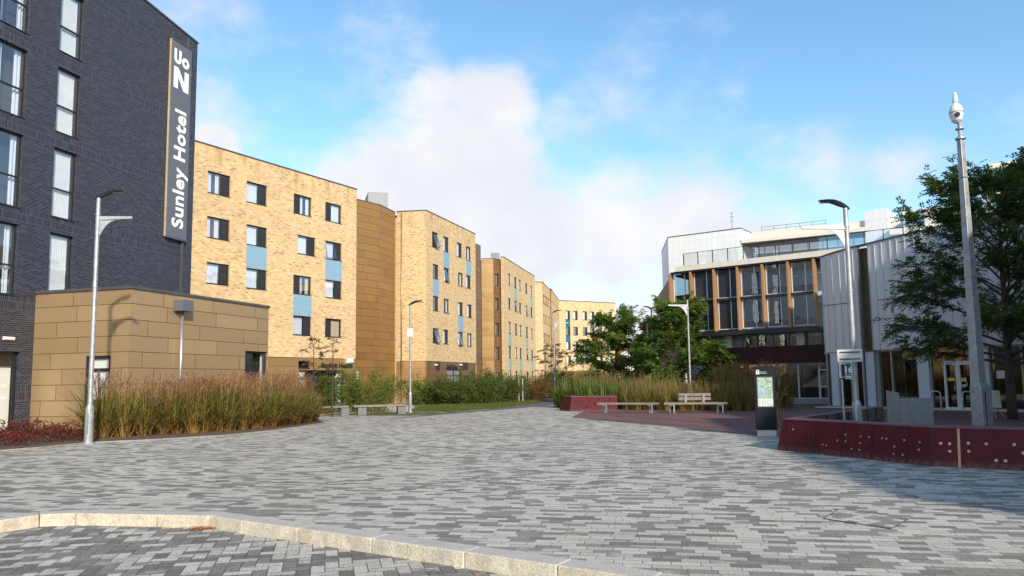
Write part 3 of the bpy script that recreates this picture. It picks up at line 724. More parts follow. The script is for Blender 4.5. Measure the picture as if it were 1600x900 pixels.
spandrel(b1, S1, 3.93, 5.55, R[3][1], R[2][0], 'blue_panel'); spandrel(b1, S1, 10.67, 12.3, R[3][1], R[2][0], 'blue_panel'); spandrel(b1, S1, 7.8, 9.44, R[4][1], R[3][0], 'blue_panel')
window(b1, S1, e0, e1, .02, 2.55, transom=.78, mull=.45, curt='curtain', cov=.3, gl='glass_clear', dep=-.12, fw=.07, name='entrance')
window(b1, S1, 8.4, 9.35, 2.68, 3.18, curt=None, gl='glass_dark', dep=-.08)
u_, z_ = S1.uz(502, 568)
T1 = Vector((S1.t.x,S1.t.y,0))
text('Student Health', .50, 'black_text', b1, S1.p(u_,.01,z_-.28), T1, (0,0,1), off=.012, ext=.02, name='sign_lettering')
u_, z_ = S1.uz(509, 577)
text('Centre', .50, 'black_text', b1, S1.p(u_,.01,z_-.28), T1, (0,0,1), off=.012, ext=.02, name='sign_lettering')
u_, z_ = S1.uz(543, 563)
b = MB(); b.sbox(S1, u_-.1, u_+.5, -.03, .12, z_-.2, z_+.15); b.build('wall_light', 'white_plastic', b1)
u_, z_ = SC1.uz(558, 573)
b = MB(); b.sbox(SC1, .0, .18, .005, .1, 1.9, 2.5); b.build('intercom', 'white_plastic', b1)

# --- block 2
S2L, S2 = px_seg((620,331), (666,329), 16.1), px_seg((666,329), (742.6,366), 16.1)
S2L = Seg(S2L.P0, S2.P0)
b2 = thing('apartment_block', (*S2.p(0,0,0)[:2],0), 'buff brick block second from the hotel, with pale blue panels under some windows', 'building', 'buff brick residential blocks along the street')
R = {1:(13.2,14.55), 2:(10.5,11.75), 3:(7.72,8.98), 4:(4.95,6.22)}
W2 = [(1,1.14),(1,3.46),(1,6.49),(1,8.67),(2,1.26),(2,3.54),(2,6.72),(2,8.62),(3,1.25),(3,3.5),(3,6.68),(3,8.86),(4,1.24),(4,3.3),(4,6.64),(4,8.81)]
holes = [(u, u+1.22, *R[r]) for r, u in W2]
m = MB(); wall(m, S2L, 0, S2L.L, 3.4, 16.1); wall(m, S2, 0, S2.L, 3.4, 16.1, holes)
D0 = Vector(S2.p(S2.L,-1.1,0)[:2]); D1 = Vector(G(751,385,15.7)); D0 = Vector(D0)
SD = Seg(D0, D1); sx = Seg(S2.P1, D0); wall(m, sx, 0, sx.L, -.2, 16.1)
bk = [D1, D1+Vector((-13,5)), S2L.P0+Vector((-13,3)), S2L.P0]
for p, q in zip(bk[1:], bk[2:]):
    s_ = Seg(p, q); wall(m, s_, 0, s_.L, -.2, 15.6)
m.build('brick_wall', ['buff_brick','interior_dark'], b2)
d2 = (S2.uz(699,590)[0], S2.uz(722,590)[0])
m = MB(); wall(m, S2L, 0, S2L.L, -.2, 3.4, d=-.04); m.build('ground_floor_cladding', ['bronze_cladding','interior_dark'], b2)
m = MB(); wall(m, S2, -.04, S2.L-.05, -.2, 3.4, [(d2[0],d2[1],0,2.72)], d=-.04)
m.build('ground_floor_cladding', ['bronze_cladding_shaded','interior_dark'], b2)
m = MB(); hd = [(.8,1.9,z-1.6,z) for z in (13.9,11.1,8.3,5.5,2.7)]; wall(m, SD, -.1, SD.L, -.2, 15.7, hd); s_ = Seg(D1, D1+Vector((-13,5))); wall(m, s_, 0, s_.L, -.2, 15.7)
m.build('stair_cladding', ['bronze_cladding_shaded','interior_dark'], b2)
for h in hd: window(b2, SD, *h, curt=None, gl='glass_dark')
b = MB(); b.sbox(S2L, -.02, S2L.L, -.3, .04, 16.1, 16.17); b.sbox(S2, .05, S2.L+.03, -.3, .04, 16.1, 16.17); b.sbox(SD, 0, SD.L, -.3, .03, 15.7, 15.76); b.build('coping', 'coping', b2)
b = MB(); b.face([(*S2L.P0,15.8),(*S2.P0,15.8),(*S2.P1,15.8),(*bk[1],15.8),(*bk[2],15.8)]); b.build('roof', 'roofing', b2)
b = MB(); b.tube([S2L.p(.45,.07,0), S2L.p(.45,.07,16.0)], .05, 8); b.build('downpipe', 'bronze_cladding', b2, smooth=True)
for i, (r, u) in enumerate(W2):
    window(b2, S2, u, u+1.22, *R[r], vent='R' if (i*7) % 3 else 'L', vf=.30, curt='curtain' if i % 4 else None, cov=1 if i % 3 else .6, opened=.3 if i in (0,5,12,14) else 0.)
for (u, za, zb) in ((3.5,R[2][1],R[1][0]),(8.66,R[2][1],R[1][0]),(1.25,R[3][1],R[2][0]),(6.66,R[4][1],R[3][0])): spandrel(b2, S2, u, u+1.22, za, zb, 'blue_panel')
window(b2, S2, d2[0], d2[1], .02, 2.72, transom=.80, mull=.5, curt=None, gl='glass', dep=-.12, fw=.08, name='entrance')
T2 = Vector((S2.t.x,S2.t.y,0)); u_, z_ = S2.uz(698.5, 577)
text('Hall Gate', .62, 'black_text', b2, S2.p(u_,.01,z_), T2, (0,0,1), off=.012, ext=.02, name='sign_lettering')
b = MB()
for px in (685, 724.5, 729): 
    u_, z_ = S2.uz(px, 572); b.sbox(S2, u_-.25, u_+.25, -.03, .03, z_-.35, z_+.35)
b.build('vent_grille', 'vent_panel', b2)
b = MB()
for px in (680.5, 719.5):
    u_, z_ = S2.uz(px, 570); b.sbox(S2, u_-.13, u_+.13, -.03, .16, z_-.06, z_+.07)
b.build('wall_light', 'white_plastic', b2)

# --- block 3
K0, K1, K2 = Vector(G(752,404.5,15.7)), Vector(G(770.5,404.,15.7)), Vector(G(782,411,15.7))
K2 = K1 + Vector((.95,1.3))
S3 = px_seg((787,401.7), (835.4,432), 16.); K3 = S3.P0 + Vector((-.35, .1))
SK0, SK1, SK3 = Seg(K0,K1), Seg(K1,K2), Seg(K3, S3.P0)
b3 = thing('apartment_block', (*S3.p(0,0,0)[:2],0), 'buff brick block third from the hotel, five rows of narrow windows and green panels', 'building', 'buff brick residential blocks along the street')
R3 = {1:(13.02,14.38), 2:(10.12,11.45), 3:(7.24,8.64), 4:(4.38,5.75), 5:(1.53,2.88)}
c3 = [S3.uz(600+x/2.727, 450)[0] for x in (528, 555, 574, 602, 623)]
W3 = [(r, c) for r in R3 for c in c3]
m = MB(); wall(m, S3, 0, S3.L, -.2, 16., [(u, u+1.35, *R3[r]) for r, u in W3]); wall(m, SK3, 0, SK3.L, -.2, 16.)
E3 = Vector(S3.P1); bk = [E3, E3+Vector((-14,4)), K0+Vector((-13,3)), K0]
for p, q in zip(bk[:-1], bk[1:-1]):
    s_ = Seg(p, q); wall(m, s_, 0, s_.L, -.2, 15.6)
m.build('brick_wall', ['buff_brick','interior_dark'], b3)
m = MB(); wall(m, SK0, 0, SK0.L, -.2, 15.7)
m.build('stair_cladding', ['bronze_cladding','interior_dark'], b3)
m = MB(); hk = [(SK1.L*.18, SK1.L*.62, z-2.4, z) for z in (14.0,11.15,8.3,5.5,2.65)]; wall(m, SK1, 0, SK1.L, -.2, 15.7, hk); m.build('stair_cladding', ['bronze_cladding_shaded','interior_dark'], b3)
for h in hk:
    window(b3, SK1, h[0], h[1], h[2]+1.0, h[3], curt='curtain_warm', mull=.5, gl='glass_clear'); spandrel(b3, SK1, h[0], h[1], h[2], h[2]+1.0, 'bronze_cladding_shaded')
b = MB(); b.sbox(S3, 0, S3.L+.03, -.3, .04, 16., 16.07); b.sbox(SK3, 0, SK3.L, -.3, .03, 16., 16.07); b.sbox(SK0, -.02, SK0.L, -.3, .03, 15.7, 15.76); b.sbox(SK1, 0, SK1.L, -.3, .03, 15.7, 15.76); b.build('coping', 'coping', b3)
b = MB(); b.face([(*K0,15.6),(*K1,15.6),(*K2,15.6),(*S3.P0,15.6),(*S3.P1,15.6),(*bk[1],15.6),(*bk[2],15.6)]); b.build('roof', 'roofing', b3)
b = MB(); b.box((-1.9,86.6,16.1), (1.0,1.6,1.0)); b.build('roof_plant_box', 'coping_grey', b3)
for i, (r, u) in enumerate(W3):
    window(b3, S3, u, u+1.35, *R3[r], vent='R' if i % 2 else 'L', vf=.28, curt='curtain' if i % 3 else 'curtain_warm', cov=1 if i % 5 else .6, opened=.35 if (r, i % 5) in ((2,1),(2,3),(4,3)) else 0.)
for c, a, z in ((1,1,2),(4,1,2),(0,3,4),(3,3,4),(0,4,5),(2,4,5),(4,4,5)): spandrel(b3, S3, c3[c], c3[c]+1.35, R3[z][1], R3[a][0], 'green_panel')

# --- block 4 and the last block across the end of the street
P4 = [Vector(G(835.4,440.5,16)), Vector(G(847,441.5,16)), Vector(G(859.4,452.5,16)), Vector(G(861,454,15.8)), Vector(G(873.5,470,15.9))]
b4 = thing('apartment_block', (*P4[1],0), 'distant buff brick block in two stepped planes, fourth from the hotel', 'building', 'buff brick residential blocks along the street')
m = MB(); wn4 = []
for i in range(4):
    s_ = Seg(P4[i], P4[i+1]); hs4 = []
    if i in (1, 3) and s_.L > 6:
        n4 = 5
        for k in range(n4):
            u = s_.L*(.10+.17*k)
            for r in R3: hs4.append((u, u+1.5, *R3[r]))
        wn4.append((s_, hs4))
    wall(m, s_, 0, s_.L, -.2, 16., hs4)
for p, q in ((P4[4], P4[4]+Vector((-14,0))), (P4[4]+Vector((-14,0)), P4[0]+Vector((-12,2))),(P4[0]+Vector((-12,2)),P4[0])):
    s_ = Seg(p, q); wall(m, s_, 0, s_.L, -.2, 15.9)
m.build('brick_wall', ['buff_brick','interior_dark'], b4)
for s_, hs4 in wn4:
    for i, h in enumerate(hs4): window(b4, s_, *h, vent='L', curt='curtain_warm' if i % 3 == 0 else None)
b = MB()
for i in range(4): s_ = Seg(P4[i], P4[i+1]); b.sbox(s_, 0, s_.L, -.3, .05, 16., 16.08)
b.build('coping', 'coping', b4)
b = MB(); b.face([(*p,15.7) for p in P4]+[(*(P4[4]+Vector((-14,0))),15.7),(*(P4[0]+Vector((-12,2))),15.7)]); b.build('roof', 'roofing', b4)
b = MB(); b.box((*(P4[1]+Vector((-.2,7))),16.4), (1.4,3,1.)); b.build('roof_plant_box', 'coping_grey', b4)

S5 = px_seg((873.5,469.5), (961,474), 16.4)
b5 = thing('apartment_block', (*S5.p(0,0,0)[:2],0), 'buff brick block facing us across the end of the street, with teal panels', 'building', 'buff brick residential blocks along the street')
r5 = [(14.6,12.9),(11.6,10.0),(8.9,7.3),(6.2,4.6)]
c5 = [S5.uz(880+x/5, 490)[0] for x in (17, 77, 151, 208, 268, 345)]
h5 = [(u, u+4.0*.9, b_, a) for u in c5 for a, b_ in r5]
h5 = [(u, u+3.6, z0, z1) for u, _, z0, z1 in h5]
W5w = S5.uz(880+53/5, 490)[0]-c5[0]
h5 = [(u, u+W5w, z0, z1) for u, _, z0, z1 in h5]
m = MB(); wall(m, S5, 0, S5.L, 3.4, 16.4, h5)
for a, b_ in (((S5.L,0),(S5.L,-14)), ((S5.L,-14),(0,-14)), ((0,-14),(0,0))):
    s_ = Seg(S5.p(*a,0)[:2], S5.p(*b_,0)[:2]); wall(m, s_, 0, s_.L, -.2, 16.4)
m.build('brick_wall', ['buff_brick','interior_dark'], b5)
m = MB(); wall(m, S5, 0, S5.L, -.2, 3.4, d=-.05); m.build('ground_floor_cladding', ['bronze_cladding_shaded','interior_dark'], b5)
for i, h in enumerate(h5): window(b5, S5, *h, vent='R', vf=.28, curt='curtain' if i % 4 != 1 else None, fw=.1)
for c, a, z in ((0,0,1),(0,1,2),(2,2,3),(3,0,1),(4,0,1),(5,0,1)): spandrel(b5, S5, c5[c], c5[c]+W5w, r5[z][0], r5[a][1], 'teal_panel')
b = MB(); b.sbox(S5, 0, S5.L+.05, -.3, .06, 16.4, 16.52); b.build('coping', 'coping', b5)
b = MB(); b.face([S5.p(0,-.1,16.),S5.p(S5.L,-.1,16.),S5.p(S5.L,-14,16.),S5.p(0,-14,16.)]); b.build('roof', 'roofing', b5)

# ---------------------------------------------------------------- learning building on the right (timber fins)
WS = Seg(G(1050,429,8.8), G(1272,405.5,8.8))
def wu(px, py): return WS.uz(px, py)
lb = thing('campus_building', (*WS.p(0,0,0)[:2],0), 'glass fronted building with timber fins, maroon brick band and white rooftop block', 'building')
FX = [WS.uz(x, y)[0] for x, y in ((1049.5,429),(1081.5,425.5),(1117.5,421.5),(1154,417.5),(1193,414),(1232.5,410),(1273,405.5))]
zb1 = (WS.uz(1152,465)[1]+WS.uz(1275,458)[1])/2; zb0 = (WS.uz(1158,515)[1]+WS.uz(1280,511)[1])/2
zs3 = (WS.uz(1142,543)[1]+WS.uz(1282,538)[1])/2; zs2 = (WS.uz(1135,567)[1]+WS.uz(1288,566)[1])/2
print('WS', WS.L, FX, zb1, zb0, zs3, zs2)
LE = Seg(Vector(G(1025,467,8.8)), WS.P0)
WL_ = FX[-1]+3.0
m = MB(); wall(m, LE, 0, LE.L, -.2, 8.8, mi=0); s_ = Seg(WS.p(WL_,-16,0)[:2], WS.p(0,-22,0)[:2])
m.build('end_wall', ['black_cladding','interior_dark'], lb)
b = MB()
for i, u in enumerate(FX): b.sbox(WS, u-.055, u+.055, -.1, .40, zb0, 8.8)
b.build('timber_fins', 'timber', lb)
for i in range(6):
    u0, u1 = FX[i]+.09, FX[i+1]-.09
    for z0, z1 in ((zb0+.1, zb1-.08), (zb1+.08, 8.78)):
        g = MB(); 
        um = u0+(u1-u0)*.62
        for a, b_ in ((u0,u0+.05),(um-.025,um+.025),(u1-.05,u1)): g.sbox(WS, a, b_, -.12, -.04, z0, z1)
        g.sbox(WS, u0, u1, -.1, -.03, z0, z0+.05); zr = z0+(z1-z0)*.24
        f = g.build('window', 'white_frame', lb)
        solid = i in (1, 2)
        p = MB(); p.face([WS.p(u0+.02,-.085,z0), WS.p(u1-.02,-.085,z0), WS.p(u1-.02,-.085,z1), WS.p(u0+.02,-.085,z1)])
        p.build('blank_panel' if solid else 'pane', 'graphite_panel' if solid else 'glass_bluish', f)
        if not solid:
            q = MB(); q.sbox(WS, u0+.06, u1-.06, -.11, -.09, z0+.06, zr); q.build('lower_panel', 'graphite_panel', f)
b = MB(); b.sbox(WS, 0, FX[-1], -.2, .12, zb1-.08, zb1+.08); b.sbox(WS, -.1, FX[-1]+.2, -.3, .35, zb0-.28, zb0); b.sbox(WS, 0, FX[-1], -.2, .3, 8.8, 8.9); b.build('floor_beam', 'dark_frame', lb)
# floors and back walls inside
b = MB(); b.sbox(WS, .1, WL_, -9, -.35, zb1-.2, zb1+.1); b.sbox(WS, .1, WL_, -9, -.35, zb0-.25, zb0); b.sbox(WS, .1, WL_, -2.6, -2.4, zb1+.1, 8.6); b.sbox(WS, .1, WL_, -5.2, -5, 4.6, zb1); b.sbox(WS, FX[3]-.1, FX[3]+.05, -9, -.4, zb0, 8.6); b.build('floor_slab', 'interior_mid', lb)
b = MB(); b.sbox(WS, .1, WL_, -9, -.3, 8.65, 8.79); b.build('ceiling', 'interior_dark', lb)
for px, py in ((1183,431),(1199,433),(1208,436),(1216,430),(1224,432),(1245,427),(1250,432),(1258,428),(1266,431)):
    u_, _ = WS.uz(px, py); d_ = -random.uniform(.7, 1.9); zc = 8.05
    k = MB(); k.tube([WS.p(u_+.3,d_,zc), WS.p(u_+.3,d_,zc+.05)], .28, 14); k.tube([WS.p(u_+.3,d_,zc+.05), WS.p(u_+.3,d_,8.65)], .008, 4); k.build('pendant_lamp', 'white_plastic', lb)
# strip windows under, brick band, ground floor glazing
b = MB(); wall(b, WS, 0, WL_, zs2, zs3, d=-.25); b.sbox(WS, 0, WL_, -.9, -.26, zs2-.02, zs2+.05); wall(b, LE, 0, LE.L, zs2, zs2+.01, d=.01)
b.build('brick_band', 'maroon_brick', lb)
st = MB()
for k in range(9): u = FX[2]+.3+k*1.0; st.sbox(WS, u, u+.06, -.95, -.85, zs3-.05, zb0-.28)
f = st.build('strip_window', 'dark_frame', lb)
p = MB(); p.face([WS.p(FX[3],-.9,zs3-.1), WS.p(WL_,-.9,zs3-.1), WS.p(WL_,-.9,zb0-.28), WS.p(FX[3],-.9,zb0-.28)]); p.build('pane', 'glass', f)
b = MB(); b.sbox(WS, 0, FX[3]-.05, -1.0, -.9, zs3-.05, zb0-.28); b.build('concrete_wall', 'concrete', lb)
for u in (FX[3]-1.3, FX[5]+.1): b = MB(); b.sbox(WS, u, u+.45, -.75, -.45, zs3-.05, zb0-.28); b.build('concrete_pier', 'concrete_pale', lb)
pass
b = MB(); gm = []
for k in range(12):
    u = .4+k*1.25
    if u < WL_: b.sbox(WS, u, u+.06, -.85, -.7, .3, zs2+.02)
b.sbox(WS, 0, WL_, -.85, -.7, zs2-.08, zs2+.02); b.sbox(WS, 0, WL_, -.85, -.7, .3, .36)
f = b.build('shopfront', 'white_frame', lb)
p = MB(); p.face([WS.p(0,-.8,.3), WS.p(WL_,-.8,.3), WS.p(WL_,-.8,zs2), WS.p(0,-.8,zs2)]); p.build('pane', 'glass', f)
b = MB(); b.sbox(WS, 0, WL_, -8, -.9, .2, .28); b.sbox(WS, 0, WL_, -6.2, -6, .28, 4.6); b.sbox(WS, 2, 3, -3, -2.2, .28, 1.2); b.sbox(WS, 7, 9, -3, -2.4, .28, 1.0); b.build('interior', 'interior_dark', lb)
b = MB(); b.sbox(WS, -.2, WL_, -1.0, .05, -.1, .28); b.build('plinth', 'concrete', lb)
u_, _ = WS.uz(1284, 600)
b = MB()
for a, e in ((u_-.35,u_-.28),(u_+.28,u_+.35)): b.sbox(WS, a, e, -.69, -.62, .3, 2.1)
b.sbox(WS, u_-.28, u_+.28, -.69, -.62, 2.02, 2.1); b.sbox(WS, u_-.28, u_+.28, -.69, -.62, 1.0, 1.08); b.build('door', 'white_frame', lb)
# fascia, terrace, balustrade
b = MB(); b.sbox(WS, .45, WL_, -.8, .38, 8.905, 9.25); b.build('roof_fascia', 'cream_fascia', lb)
b = MB(); b.face([WS.p(0,-.2,9.0), WS.p(WL_,-.2,9.0), WS.p(WL_,-26,9.0), WS.p(-1,-26,9.0)]); b.build('terrace', 'roofing', lb)
BU = [.7 + k*1.05 for k in range(14)]
b = MB()
for u in BU: b.sbox(WS, u-.02, u+.02, -.45, -.38, 9.25, 10.2)
b.sbox(WS, BU[0], BU[-1], -.44, -.40, 10.2, 10.23)
f = b.build('balustrade', 'dark_frame', lb)
p = MB(); p.face([WS.p(BU[0],-.42,9.28), WS.p(BU[-1],-.42,9.28), WS.p(BU[-1],-.42,10.18), WS.p(BU[0],-.42,10.18)]); p.build('pane', 'glass', f)
# white rooftop block
Q1, Q2, Q3 = Vector(G(1043.5,371.5,14)), Vector(G(1157,357,14)), Vector(G(1178,366.5,14))
Q0 = Vector(G(1033.8,394.6,14))
m = MB()
for p, q in ((Q0,Q1),(Q1,Q2),(Q2,Q3),(Q3,Q3+(Q0-Q1)),(Q3+(Q0-Q1),Q0)):
    s_ = Seg(p, q); wall(m, s_, 0, s_.L, 0, 14)
m.face([(*Q0,13.9),(*Q1,13.9),(*Q2,13.9),(*Q3,13.9)])
m.build('rooftop_block', 'white_cladding', lb)
b = MB()
for p, q in ((Q0,Q1),(Q1,Q2),(Q2,Q3)): s_ = Seg(p, q); b.sbox(s_, 0, s_.L, -.2, .03, 14, 14.07)
b.build('coping', 'coping', lb)
SQ = Seg(Q1, Q2)
# canopy storey
VL, VR = Vector(G(1158,380,12.75)), Vector(G(1352,360.7,12.75)); SV = Seg(VL, VR)
b = MB(); b.sbox(SV, 0, SV.L+14, -2.6, 0, 12.75, 13.05); b.sbox(SV, .8, SV.L+14, -3.0, -.35, 13.05, 13.62)
b.build('canopy', 'cream_fascia', lb)
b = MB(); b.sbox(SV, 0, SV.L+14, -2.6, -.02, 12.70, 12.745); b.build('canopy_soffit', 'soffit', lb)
b = MB()
for k in range(22): b.sbox(SV, .2+k*1.15, .26+k*1.15, -2.65, -2.55, 9, 12.7)
f = b.build('terrace_glazing', 'alu', lb)
p = MB(); p.face([SV.p(0,-2.6,9), SV.p(SV.L+14,-2.6,9), SV.p(SV.L+14,-2.6,12.7), SV.p(0,-2.6,12.7)]); p.build('pane', 'glass_dark', f)
b = MB(); b.sbox(SV, 0, SV.L+14, -6.1, -6, 9, 12.7); b.build('interior', 'interior_dark', lb)
rl = MB()
for k in range(6): rl.tube([SV.p(1.4+k*1.0,-1.5,13.6), SV.p(1.4+k*1.0,-1.5,14.2)], .025, 5)
rl.tube([SV.p(1.4,-1.5,14.2), SV.p(6.4,-1.5,14.2)], .025, 5); rl.tube([SV.p(1.4,-1.5,13.95), SV.p(6.4,-1.5,13.95)], .02, 5); rl.build('roof_rail', 'alu', lb)
an = MB(); ax, az = SQ.uz(1141, 356); an.tube([SQ.p(ax,-.5,14), SQ.p(ax,-.5,15.6)], .03, 5)
for h in (14.8, 15.2, 15.5): an.tube([SQ.p(ax-.2,-.5,h), SQ.p(ax+.2,-.5,h)], .02, 4)
an.build('aerial', 'alu', lb)
# white tower
U1, U2, U3 = Vector(G(1350,330,14.3)), Vector(G(1386,325,14.3)), Vector(G(1403,339,14.3))
m = MB()
for p, q in ((U3-(U2-U1),U1),(U1,U2),(U2,U3),(U3,U3-(U2-U1))):
    s_ = Seg(p, q); wall(m, s_, 0, s_.L, 8, 14.3)
m.face([(*U1,14.3),(*U2,14.3),(*U3,14.3),(*(U3-(U2-U1)),14.3)])
m.build('lift_tower', 'white_cladding', lb)

# glassy block behind the tree
gb = thing('campus_building', (30,50,0), 'cream and green glass block with stacked terraces, seen through the big tree at right', 'building')
TL = Vector((26.9,50.5)); TS = Seg(TL, TL+Vector((14,-7.5)))
b = MB()
for z, a_ in ((8.6,-.7), (11.3,-.7), (13.2,5.)): b.sbox(TS, a_, 26, -.6, .5, z, z+.4)
b.build('terrace_slab', 'cream_fascia', gb)
b = MB(); b.sbox(TS, 5.4, 26, -12, 0, 15.2, 15.5); b.sbox(TS, 0, 5.4, -12, -.7, 12.9, 13.1); b.build('roof', 'cream_fascia', gb)
b = MB()
for k in range(20): b.sbox(TS, .2+k*1.3, .32+k*1.3, -.8, -.6, 0, 15.2 if k > 4 else 12.9)
for k in range(8): b.sbox(TS, 1.5+k*3.3, 2.5+k*3.3, -.9, -.62, 0, 15.2 if k > 1 else 12.9)
f = b.build('mullion', 'cream_fascia', gb)
p = MB(); p.face([TS.p(0,-.75,0), TS.p(26,-.75,0), TS.p(26,-.75,12.9), TS.p(0,-.75,12.9)]); p.face([TS.p(5.4,-.75,12.9), TS.p(26,-.75,12.9), TS.p(26,-.75,15.2), TS.p(5.4,-.75,15.2)]); p.face([TS.p(0,-12,0), TS.p(0,-.75,0), TS.p(0,-.75,12.9), TS.p(0,-12,12.9)]); p.face([TS.p(5.4,-12,12.9), TS.p(5.4,-.75,12.9), TS.p(5.4,-.75,15.2), TS.p(5.4,-12,15.2)]); p.build('glazing', 'glass_bluish', gb)
b = MB(); b.sbox(TS, .3, 26, -5, -4.8, 0, 12.8); b.build('interior_wall', 'interior_mid', gb)
b = MB()
for z, a_ in ((9.05,-.6), (11.75,-.6), (13.65,5.1)):
    b.face([TS.p(a_,.45,z), TS.p(26,.45,z), TS.p(26,.45,z+.95), TS.p(a_,.45,z+.95)])
b.build('balustrade', 'glass_clear', gb)

# ---------------------------------------------------------------- silver building
SS = Seg(G(1360,378,8.5), G(1420,368,8.5))
sb = thing('campus_building', (*SS.p(0,0,0)[:2],0), 'silver standing seam clad building with curved corner over ground floor glazing', 'building')
def sd(u):                                            # the corner rounds back
    return -.30*max(0., (-.9-u)/2.2)**2
def stop(u): return 8.42+.07*u if u > -1 else 8.35+.10*(u+1)
ULEFT = -3.05; SU = 13.
def cwall(mb, ua, ub, z0f, z1f, n, d=0.):
    for i in range(n):
        a, b_ = ua+(ub-ua)*i/n, ua+(ub-ua)*(i+1)/n
        mb.face([SS.p(a,sd(a)+d,z0f(a)), SS.p(b_,sd(b_)+d,z0f(b_)), SS.p(b_,sd(b_)+d,z1f(b_)), SS.p(a,sd(a)+d,z1f(a))])
m = MB(); zbot = lambda u: 2.95
cwall(m, ULEFT, -.80, zbot, stop, 14); cwall(m, -.18, SU, zbot, stop, 20)
m.face([SS.p(ULEFT,-7,2.95), SS.p(ULEFT,sd(ULEFT),2.95), SS.p(ULEFT,sd(ULEFT),stop(ULEFT)), SS.p(ULEFT,-7,stop(ULEFT))])
for u in (-.8, -.18): m.face([SS.p(u,0,2.95), SS.p(u,-.5,2.95), SS.p(u,-.5,stop(u)), SS.p(u,0,stop(u))])
m.face([SS.p(ULEFT,sd(ULEFT),2.95), SS.p(ULEFT,-7,2.95), SS.p(SU,-7,2.95), SS.p(SU,0,2.95), SS.p(-1,0,2.95)])
m.build('cladding', 'silver_cladding', sb)
b = MB()
us = [ULEFT+(SU-ULEFT)*i/60 for i in range(61)]
for a, e in zip(us, us[1:]):
    b.hexa([SS.p(a,sd(a)+.05,stop(a)),SS.p(e,sd(e)+.05,stop(e)),SS.p(e,sd(e)-.3,stop(e)),SS.p(a,sd(a)-.3,stop(a))], [SS.p(a,sd(a)+.05,stop(a)+.07),SS.p(e,sd(e)+.05,stop(e)+.07),SS.p(e,sd(e)-.3,stop(e)+.07),SS.p(a,sd(a)-.3,stop(a)+.07)])
b.build('coping', 'coping', sb)
# raised seams
b = MB(); k = 0; u = ULEFT+.02
while u < SU-.2:
    if not -.86 < u < -.14:
        b.sbox(SS, u, u+.02, sd(u)-.01, sd(u)+.035, 2.95, stop(u))
    u += .40 + .06*((k*37) % 5 - 2)/2; k += 1
b.build('seams', 'silver_cladding', sb)
cw = [ULEFT+(SU-ULEFT)*i/40 for i in range(41)]
for side in (0, 1):
    b = MB()
    for a, e in zip(cw, cw[1:]):
        if (e <= -.8) if side == 0 else (a >= -.18): b.hexa([SS.p(a,sd(a)+.02,5.46),SS.p(e,sd(e)+.02,5.46),SS.p(e,sd(e)-.01,5.46),SS.p(a,sd(a)-.01,5.46)], [SS.p(a,sd(a)+.02,5.49),SS.p(e,sd(e)+.02,5.49),SS.p(e,sd(e)-.01,5.49),SS.p(a,sd(a)-.01,5.49)])
    b.build('sheet_joint', 'coping', sb)
sw = MB(); sw.sbox(SS, -.83, -.76, -.3, .03, .05, 8.36); sw.sbox(SS, -.2, -.15, -.3, .03, .05, 8.38)
f = sw.build('slit_window', 'alu', sb)
p = MB(); p.face([SS.p(-.76,-.12,2.9), SS.p(-.2,-.12,2.9), SS.p(-.2,-.12,8.37), SS.p(-.76,-.12,8.37)]); p.build('pane', 'glass_clear', f)
p = MB(); folds(p, SS, -.8, -.15, -.35, 2.9, 8.3, pitch=.2, amp=.03); p.build('drape', 'olive_drape', f)
# ground floor
MU = [SS.uz(x, 600)[0] for x in (1308,1327,1349,1371,1391,1432,1452,1545,1572,1596)]
b = MB()
for u in [ULEFT+.1]+MU+[MU[-1]+k*1.5 for k in range(1, 4)]: b.sbox(SS, u-.035, u+.035, -.40, -.22, .05, 2.93)
b.sbox(SS, ULEFT, SU, -.42, -.2, 2.87, 2.948); b.sbox(SS, ULEFT, SU, -.42, -.2, .0, .1)
f = b.build('glazing_frame', 'alu', sb)
p = MB(); p.face([SS.p(ULEFT,-.33,.1), SS.p(SU,-.33,.1), SS.p(SU,-.33,2.87), SS.p(ULEFT,-.33,2.87)]); p.face([SS.p(ULEFT,-7,.1), SS.p(ULEFT,-.33,.1), SS.p(ULEFT,-.33,2.87), SS.p(ULEFT,-7,2.87)]); p.build('pane', 'glass_dark', f)
b = MB()
for xa, xb in ((1297,1308),(1352,1369.5),(1433,1450.5),(1529,1545)):
    ua, ub = SS.uz(xa,600)[0], SS.uz(xb,600)[0]; b = MB(); b.sbox(SS, ua, ub, -.30, -.14, .1, 2.86); b.build('wall_panel', 'powder_panel', sb)
for k in range(1): b = MB(); b.sbox(SS, 9.5+k*4, 10.1+k*4, -.3, -.14, .1, 2.86); b.build('wall_panel', 'powder_panel', sb)
b = MB()
for xa, xb in ((1332,1343),(1373,1379),(1396,1407),(1455,1463),(1548,1554),(1579,1592),(1312,1322)):
    ua, ub = SS.uz(xa,600)[0], SS.uz(xb,600)[0]; folds(b, SS, ua, ub, -.6, .1, 2.8, pitch=.16, amp=.03)
b.build('drape', 'olive_drape', sb)
b = MB(); b.sbox(SS, ULEFT, SU, -6.2, -6, 0, 3); b.sbox(SS, ULEFT, SU, -6, -.5, .02, .06); b.sbox(SS, ULEFT+.1, SU, -6, -.5, 2.7, 2.9); b.sbox(SS, 3.2,3.9,-2.5,-2,.06,.8); b.sbox(SS, 6.2,7.6,-2.9,-2.1,.06,.75); b.build('interior', 'interior_dark', sb)
